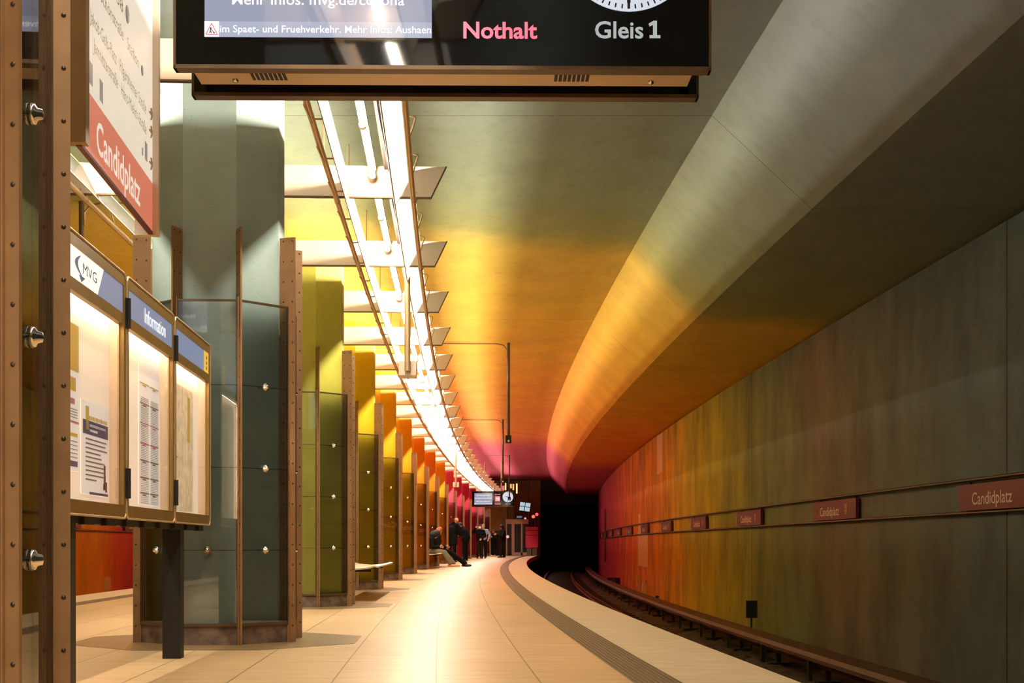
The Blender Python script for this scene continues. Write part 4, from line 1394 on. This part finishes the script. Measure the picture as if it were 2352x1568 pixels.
q = MB(); q.box(0.50, 0.62, -0.06, 0.0, 1.6, 3.6); q.build('edge_post', M_BRASS, t)
t = thing('exit_sign', 'green and black poster column left of the monitor above the lift', 'poster', (px(1174, 92), 92, 0), 0)
q = MB(); q.box(-0.20, 0.22, 0.0, 0.1, 2.30, 3.35); q.build('panel', plain('poster_green', '#8a7c30', 0.7, vary=0.5, vscale=4), t)
t = thing('blue_sign', 'small dark blue lit sign on the lift canopy', 'sign', (px(1193, 91.2), 91.2, -0.02), 0)
q = MB(); q.box(-0.22, 0.22, 0.0, 0.1, 2.34, 2.62); q.build('box', plain('sign_slate', '#26323c', 0.5), t)
q = MB(); q.box(-0.17, 0.17, -0.01, 0.0, 2.42, 2.55); q.build('lit_text', glow('slate_glow', '#6b8496', 0.6), t)
t = thing('alarm_light', 'tiny pink alarm light on the lift canopy, right of the blue sign', 'alarm light', (px(1206.5, 91.2), 91.2, 0), 0)
q = MB(); q.lathe([(0.07, 0.0), (0.07, 0.06), (0.04, 0.11), (0.0, 0.12)], 12, Matrix.Translation((0, 0, 2.32))); q.build('dome', glow('alarm_pink', '#ff9aa0', 1.2), t)
t = thing('red_pendant', 'small square camera box hanging from its pole, over two hanging strips', 'camera', (px(1155, 80), 80, 0), 0)
q = MB(); q.box(-0.12, 0.12, 0, 0.2, 4.0, 4.3); q.cyl((0, 0.1, 4.3), (0, 0.1, HC), 0.04, 8); q.build('box', M_DARK, t)
for i, (x_, y0_, y1_, col, nm) in enumerate(((1152, 1110, 1124, '#ffd6c0', 'pinkish'), (1156, 1110, 1126, '#ff5c70', 'red'), (1161, 1109, 1125, '#ffd890', 'yellowish'),
                                            (1173.5, 1111, 1121, '#e8b860', 'short amber'), (1179, 1111, 1125, '#e8b860', 'slanted amber'), (1187, 1110, 1133, '#ffdc90', 'long bright'))):
    z_ = 91.5
    h0, h1 = EYE + (1250 - y1_) / F_PX * z_, EYE + (1250 - y0_) / F_PX * z_
    t = thing('end_lamp', f'{nm} upright light strip high up at the far end, above the clock', 'lamp', (px(x_, z_), z_, 0), 0, 'upright light strips at the far end')
    q = MB(); q.box(-0.05, 0.05, 0.0, 0.06, h0, h1); q.build('light', glow('end_' + col[1:], col, 1.3), t)
    q = MB(); q.box(-0.02, 0.02, 0.02, 0.06, h1, HC - 0.001); q.build('hanger', M_DARK, t)

# ------------------------------------------------------------------ people
def fuse(name, blobs, voxel, mat, parent, smooth_it=3):
    """blobs = [(p0, r0, p1, r1)] tapered capsules fused into one continuous surface"""
    mb = MB()
    for (p0, r0, p1, r1) in blobs:
        p0, p1 = Vector(p0), Vector(p1)
        d = p1 - p0
        if d.length < 1e-4:
            d = Vector((0, 0, 1e-3)); p1 = p0 + d
        qn = d.to_track_quat('Z', 'Y')
        prof = []
        for i in range(5):
            a_ = -PI / 2 + (PI / 2) * i / 4
            prof.append((r0 * math.cos(a_) + 1e-5, r0 * math.sin(a_)))
        for i in range(5):
            a_ = (PI / 2) * i / 4
            prof.append((r1 * math.cos(a_) + 1e-5, d.length + r1 * math.sin(a_)))
        mb.lathe(prof, 10, Matrix.Translation(p0) @ qn.to_matrix().to_4x4())
    me = mb.mesh(name, mat)
    bmh = bmesh.new(); bmh.from_mesh(me)
    bmesh.ops.holes_fill(bmh, edges=[e for e in bmh.edges if e.is_boundary])
    bmesh.ops.remove_doubles(bmh, verts=bmh.verts, dist=1e-4)
    bmh.to_mesh(me); bmh.free()
    o = bpy.data.objects.new(name, me); C.objects.link(o)
    rm = o.modifiers.new('r', 'REMESH'); rm.mode = 'VOXEL'; rm.voxel_size = voxel
    sm_ = o.modifiers.new('s', 'SMOOTH'); sm_.iterations = smooth_it; sm_.factor = 0.5
    dg = bpy.context.evaluated_depsgraph_get()
    me2 = bpy.data.meshes.new_from_object(o.evaluated_get(dg))
    me2.materials.clear(); me2.materials.append(mat)
    for p in me2.polygons: p.use_smooth = True
    bpy.data.objects.remove(o)
    return link(name, me2, parent)

def lerp(a, b, f): return Vector(a) * (1 - f) + Vector(b) * f

def person(label, loc, yaw, J, skin='#c08a68', top='#15130f', legs='#14120f', shoes='#14110d', hair=('#1a120c', 'short'), top_name='coat', coat_len=0.0,
           mask=False, hood=False, top_r=1.0, glasses=False, phone=None):
    """J = joints in local space: facing +y, x to the person's right... all lengths in metres"""
    t = thing('person', label, 'person', loc, yaw)
    sk = plain('skin_' + skin[1:], skin, 0.55)
    g = lambda k: Vector(J[k])
    head, neck, chest, pelvis = g('head'), g('neck'), g('chest'), g('pelvis')
    fwd = Vector(J.get('look', (0, 1, 0))).normalized()
    up = (head - neck).normalized()
    side = fwd.cross(up).normalized()
    B = []
    B += [(neck, 0.055, head - up * 0.03, 0.055)]
    B += [(head + up * 0.035, 0.083, head + up * 0.03 - fwd * 0.02, 0.09), (head - up * 0.045 + fwd * 0.022, 0.058, head + up * 0.02 + fwd * 0.012, 0.076)]
    B += [(head + fwd * 0.088 - up * 0.008, 0.012, head + fwd * 0.076 + up * 0.025, 0.008)]      # nose
    for s in (-1, 1):
        B += [(head + side * 0.082 * s - up * 0.015, 0.013, head + side * 0.086 * s + up * 0.015, 0.016)]   # ears
        B += [(head + side * 0.03 * s + fwd * 0.068 + up * 0.035, 0.014, head + side * 0.045 * s + fwd * 0.06 + up * 0.036, 0.012)]  # brow
    B += [(head + fwd * 0.073 - up * 0.045 - side * 0.016, 0.009, head + fwd * 0.073 - up * 0.045 + side * 0.016, 0.009)]   # lips
    B += [(chest, 0.115, neck, 0.06), (pelvis, 0.12, chest, 0.13)]
    for s, k in ((-1, 'l'), (1, 'r')):
        sh_, el_, wr_ = g('sh_' + k), g('el_' + k), g('wr_' + k)
        hip, kn, an = g('hip_' + k), g('kn_' + k), g('an_' + k)
        B += [(neck - Vector((0, 0, 0.03)), 0.05, sh_, 0.06), (sh_, 0.05, el_, 0.04), (el_, 0.04, wr_, 0.028), (hip, 0.085, kn, 0.055), (kn, 0.052, an, 0.038)]
        # hand: palm, four curled fingers and a thumb from the side of the palm
        hd = (wr_ - el_).normalized()
        if 'hd_' + k in J: hd = g('hd_' + k).normalized()
        pn = hd.cross(Vector((0.3, 0.2, 1))).normalized()
        ps = hd.cross(pn).normalized()
        pc = wr_ + hd * 0.085
        B += [(wr_, 0.026, wr_ + hd * 0.03, 0.026)]
        for i, (ln_, off) in enumerate(((0.070, -0.030), (0.080, -0.010), (0.075, 0.010), (0.060, 0.030))):
            k0_ = pc + ps * off
            B += [(wr_ + hd * 0.02 + ps * off * 0.6, 0.014, k0_, 0.0115)]
            m1 = k0_ + hd * ln_ * 0.5 + pn * 0.010
            m2 = m1 + hd * ln_ * 0.3 + pn * 0.022
            B += [(k0_, 0.0095, m1, 0.009), (m1, 0.009, m2, 0.0078)]
        th0 = wr_ + hd * 0.03 - ps * 0.028
        th1 = th0 + hd * 0.035 - ps * 0.028 + pn * 0.01
        B += [(th0, 0.014, th1, 0.011), (th1, 0.011, th1 + hd * 0.028 + pn * 0.01, 0.009)]
    fuse('body', B, 0.0085, sk, t, 2)
    e = MB()
    for s in (-1, 1):
        c_ = head + side * 0.033 * s + fwd * 0.078 + up * 0.018
        e.lathe([(0.0, -0.009), (0.007, -0.006), (0.0095, 0.0), (0.007, 0.006), (0.0, 0.009)], 8, Matrix.Translation(c_))
    e.build('eyes', plain('eye_dark', '#15100c', 0.3), t)
    # trousers
    ft = []
    tr_ = []
    tr_ += [(g('hip_l'), 0.115, g('hip_r'), 0.115), (pelvis, 0.14, pelvis + (chest - pelvis) * 0.25, 0.135)]
    for k in 'lr':
        tr_ += [(g('hip_' + k), 0.108, g('kn_' + k), 0.078), (g('kn_' + k), 0.078, g('an_' + k) + Vector((0, 0, 0.02)), 0.068)]
    fuse('trousers', tr_, 0.014, plain('cloth_' + legs[1:], legs, 0.95, spec=0.15, vary=0.12, vscale=9), t)
    # shoes
    for k in 'lr':
        an = g('an_' + k)
        fd = Vector(J.get('toe_' + k, J.get('toe', (0, 1, 0)))).normalized()
        fz = Vector((0, 0, -1))
        heel = an - fd * 0.045 + fz * 0.045
        toe = an + fd * 0.17 + fz * 0.048
        sd = fd.cross(Vector((0, 0, 1))).normalized()
        S = [(heel, 0.04, lerp(heel, toe, 0.6), 0.042), (lerp(heel, toe, 0.55), 0.043, toe, 0.034), (an, 0.048, lerp(heel, toe, 0.45), 0.042)]
        so = fuse('shoe', S, 0.011, plain('shoe_' + shoes[1:], shoes, 0.6), t)
    # jacket: body and sleeves in one piece
    r = top_r
    tp = [(pelvis + Vector((0, 0, 0.05)) , 0.150 * r, chest, 0.165 * r), (chest, 0.165 * r, neck - Vector((0, 0, 0.08)), 0.11 * r)]
    for s_ in (-0.05, 0.05):
        sv = (g('sh_r') - g('sh_l')).normalized() * s_
        tp += [(pelvis + sv + Vector((0, 0, 0.02)), 0.135 * r, chest + sv * 1.3, 0.145 * r)]
    if coat_len:
        dn = Vector((0, 0, -coat_len))
        for k in 'lr':
            tp += [(g('hip_' + k) + Vector((0, 0, 0.05)), 0.135 * r, g('hip_' + k) + dn * 0.8, 0.12 * r)]
    for k in 'lr':
        tp += [(neck - Vector((0, 0, 0.06)), 0.085 * r, g('sh_' + k), 0.085 * r), (g('sh_' + k), 0.083 * r, g('el_' + k), 0.066 * r), (g('el_' + k), 0.066 * r, lerp(g('el_' + k), g('wr_' + k), 0.93), 0.048 * r)]
    tp += [(neck - up * 0.03, 0.075, neck - up * 0.0, 0.068)]
    if hood:
        tp += [(neck - fwd * 0.07, 0.075, neck - fwd * 0.05 + up * 0.04, 0.06)]
    fuse(top_name, tp, 0.014, plain('cloth_' + top[1:], top, 0.95, spec=0.15, vary=0.12, vscale=9), t)
    hc, style = hair
    if style != 'bald':
        hm_ = plain('hair_' + hc[1:], hc, 0.7)
        Hh = [(head + up * 0.055 - fwd * 0.012, 0.094, head + up * 0.03 - fwd * 0.035, 0.092)]
        if style == 'long':
            Hh += [(head - fwd * 0.05, 0.085, neck - fwd * 0.07 - up * 0.10, 0.07)]
            for s in (-1, 1):
                Hh += [(head + side * 0.06 * s + up * 0.03 - fwd * 0.01, 0.05, neck + side * 0.075 * s - up * 0.06, 0.045)]
        if style == 'big':
            Hh += [(head + up * 0.07 - fwd * 0.02, 0.12, head - up * 0.02 - fwd * 0.06, 0.12)]
        if style == 'cap':
            Hh += [(head + up * 0.06 + fwd * 0.06, 0.03, head + up * 0.05 + fwd * 0.12, 0.018)]
        if style == 'hood':
            Hh = [(head + up * 0.05 - fwd * 0.03, 0.112, head - up * 0.02 - fwd * 0.05, 0.108), (head - up * 0.05 - fwd * 0.05, 0.1, neck - fwd * 0.03, 0.1)]
        fuse({'cap': 'cap', 'hood': 'hood'}.get(style, 'hair'), Hh, 0.012, hm_, t)
    if mask:
        fuse('face_mask', [(head + fwd * 0.052 - up * 0.03 - side * 0.02, 0.052, head + fwd * 0.052 - up * 0.03 + side * 0.02, 0.052), (head + fwd * 0.07 - up * 0.01, 0.035, head + fwd * 0.06 - up * 0.06, 0.04)], 0.01, plain('mask_white', '#e8e6e0', 0.7), t)
    return t

def stand(H, **kw):
    k = H / 1.78
    J = dict(pelvis=(0, 0, 0.97 * k), chest=(0, 0, 1.28 * k), neck=(0, 0, 1.50 * k), head=(0, 0.01, 1.63 * k),
             sh_l=(-0.19 * k, 0, 1.43 * k), sh_r=(0.19 * k, 0, 1.43 * k), el_l=(-0.24 * k, -0.02, 1.14 * k), el_r=(0.24 * k, -0.02, 1.14 * k),
             wr_l=(-0.24 * k, 0.08, 0.90 * k), wr_r=(0.24 * k, 0.08, 0.90 * k), hip_l=(-0.09 * k, 0, 0.93 * k), hip_r=(0.09 * k, 0, 0.93 * k),
             kn_l=(-0.11 * k, 0.02, 0.50 * k), kn_r=(0.11 * k, 0.02, 0.50 * k), an_l=(-0.12 * k, 0, 0.085), an_r=(0.12 * k, 0, 0.085))
    J.update(kw)
    return J

# big man in a black coat, seen from behind, head bent to the right
zz = 56.2
person('bald broad person in a black hooded coat with back turned, beside the rose column', (px(1038, zz), zz, 0), math.radians(-25),
       stand(1.78, head=(0.12, 0.14, 1.64), neck=(0.05, 0.07, 1.51), chest=(0, 0.01, 1.28), look=(0.1, 1, -0.45), wr_l=(-0.12, 0.26, 1.05), wr_r=(0.16, 0.28, 1.10), el_r=(0.33, 0.06, 1.18), el_l=(-0.31, 0.02, 1.16),
             sh_l=(-0.21, 0.0, 1.44), sh_r=(0.22, 0.03, 1.44)),
       skin='#d8a080', top='#070707', legs='#060606', hair=('#000000', 'bald'), coat_len=0.22, hood=True, top_r=1.18)
zz = 60.5
person('person in black jacket and dark cap leaning over a phone, right of the bald person', (px(1069, zz), zz, 0), math.radians(70),
       stand(1.74, head=(0.0, 0.24, 1.52), neck=(0, 0.15, 1.44), chest=(0, 0.06, 1.24), look=(0, 1, -0.5), sh_l=(-0.18, 0.17, 1.38), sh_r=(0.18, 0.17, 1.38),
             el_l=(-0.24, 0.20, 1.08), el_r=(0.24, 0.20, 1.08), wr_l=(-0.08, 0.42, 1.20), wr_r=(0.06, 0.42, 1.18), pelvis=(0, -0.04, 0.96)),
       skin='#c88a68', top='#080807', legs='#090a0c', hair=('#15110e', 'cap'), coat_len=0.05, top_r=1.1)
zz = 70.5
person('person in a black sweater and white face mask with a raised arm, facing the viewer', (px(1102, zz), zz, 0), math.radians(180),
       stand(1.70, wr_r=(0.20, 0.10, 1.52), el_r=(0.40, 0.06, 1.25), hd_r=(-0.6, 0.1, 0.6), el_l=(-0.27, 0.02, 1.12), wr_l=(-0.10, 0.20, 0.98)),
       skin='#d8a88c', top='#0c0a06', legs='#241a14', hair=('#3a2416', 'short'), mask=True, top_name='sweater')
zz = 72.6
person('person with pale blue sleeves half hidden behind the one in the white mask', (px(1110, zz), zz, 0), math.radians(170),
       stand(1.76, el_l=(-0.34, -0.02, 1.18), wr_l=(-0.30, 0.1, 0.98)),
       skin='#d8a88c', top='#8fa0ac', legs='#0a0908', hair=('#b08a60', 'short'), top_name='shirt')
zz = 84.0
person('shorter person in a dark jacket with hands raised, between the masked and the hooded person', (px(1134, zz), zz, 0), math.radians(150),
       stand(1.58, wr_l=(-0.06, 0.28, 1.12), wr_r=(0.08, 0.27, 1.02), el_l=(-0.24, 0.10, 1.02), el_r=(0.24, 0.10, 1.0)),
       skin='#b06a50', top='#090807', legs='#0a0807', shoes='#d8b48c', hair=('#2a1a12', 'short'))
zz = 76.0
person('tall person in a dark hooded jacket looking at a phone, at the platform end', (px(1154, zz), zz, 0), math.radians(115),
       stand(1.76, head=(0.0, 0.06, 1.60), look=(0, 1, -0.5), wr_l=(-0.06, 0.36, 1.22), wr_r=(0.08, 0.36, 1.20), el_l=(-0.25, 0.12, 1.12), el_r=(0.25, 0.12, 1.12),
             an_l=(-0.12, 0.16, 0.085), an_r=(0.12, -0.16, 0.085), kn_l=(-0.11, 0.12, 0.5), kn_r=(0.11, -0.02, 0.5)),
       skin='#b87858', top='#0b0b0e', legs='#181710', shoes='#1a1510', hair=('#0b0b0e', 'hood'), coat_len=0.1, top_r=1.12)
# seated people on the far bench, facing the track (+x)
def sit(**kw):
    J = dict(pelvis=(0, 0, 0.50), chest=(0, 0.02, 0.74), neck=(0, 0.08, 0.91), head=(0, 0.16, 0.98), sh_l=(-0.18, 0.06, 0.86), sh_r=(0.18, 0.06, 0.86),
             el_l=(-0.24, 0.12, 0.62), el_r=(0.24, 0.12, 0.62), wr_l=(-0.08, 0.30, 0.64), wr_r=(0.08, 0.30, 0.62),
             hip_l=(-0.09, 0.02, 0.51), hip_r=(0.09, 0.02, 0.51), kn_l=(-0.11, 0.43, 0.46), kn_r=(0.11, 0.43, 0.46),
             an_l=(-0.11, 0.72, 0.10), an_r=(0.11, 0.66, 0.10), look=(0, 1, -0.9))
    J.update(kw)
    return J
sx = E(44.2) + ROW
person('person slumped on the far bench in grey trousers and tan shoes, black hair hanging forward', (px(988, 44.0), 44.0, 0.0), math.radians(-100), sit(),
       skin='#c89070', top='#0c0a08', legs='#6e6a56', shoes='#caa27a', hair=('#0b0a0a', 'big'))
person('person with reddish blond hair seated behind the slumped one, black trousers', (px(1002, 45.1), 45.1, 0.0), math.radians(-88),
       sit(chest=(0, 0.02, 0.80), neck=(0, 0.05, 1.01), head=(0, 0.10, 1.12), sh_l=(-0.18, 0.05, 0.95), sh_r=(0.18, 0.05, 0.95), look=(0, 1, -0.3), an_l=(-0.13, 0.92, 0.085), an_r=(0.11, 0.88, 0.085)),
       skin='#c89070', top='#0c0908', legs='#070707', shoes='#0d0c0c', hair=('#9a5a30', 'long'))
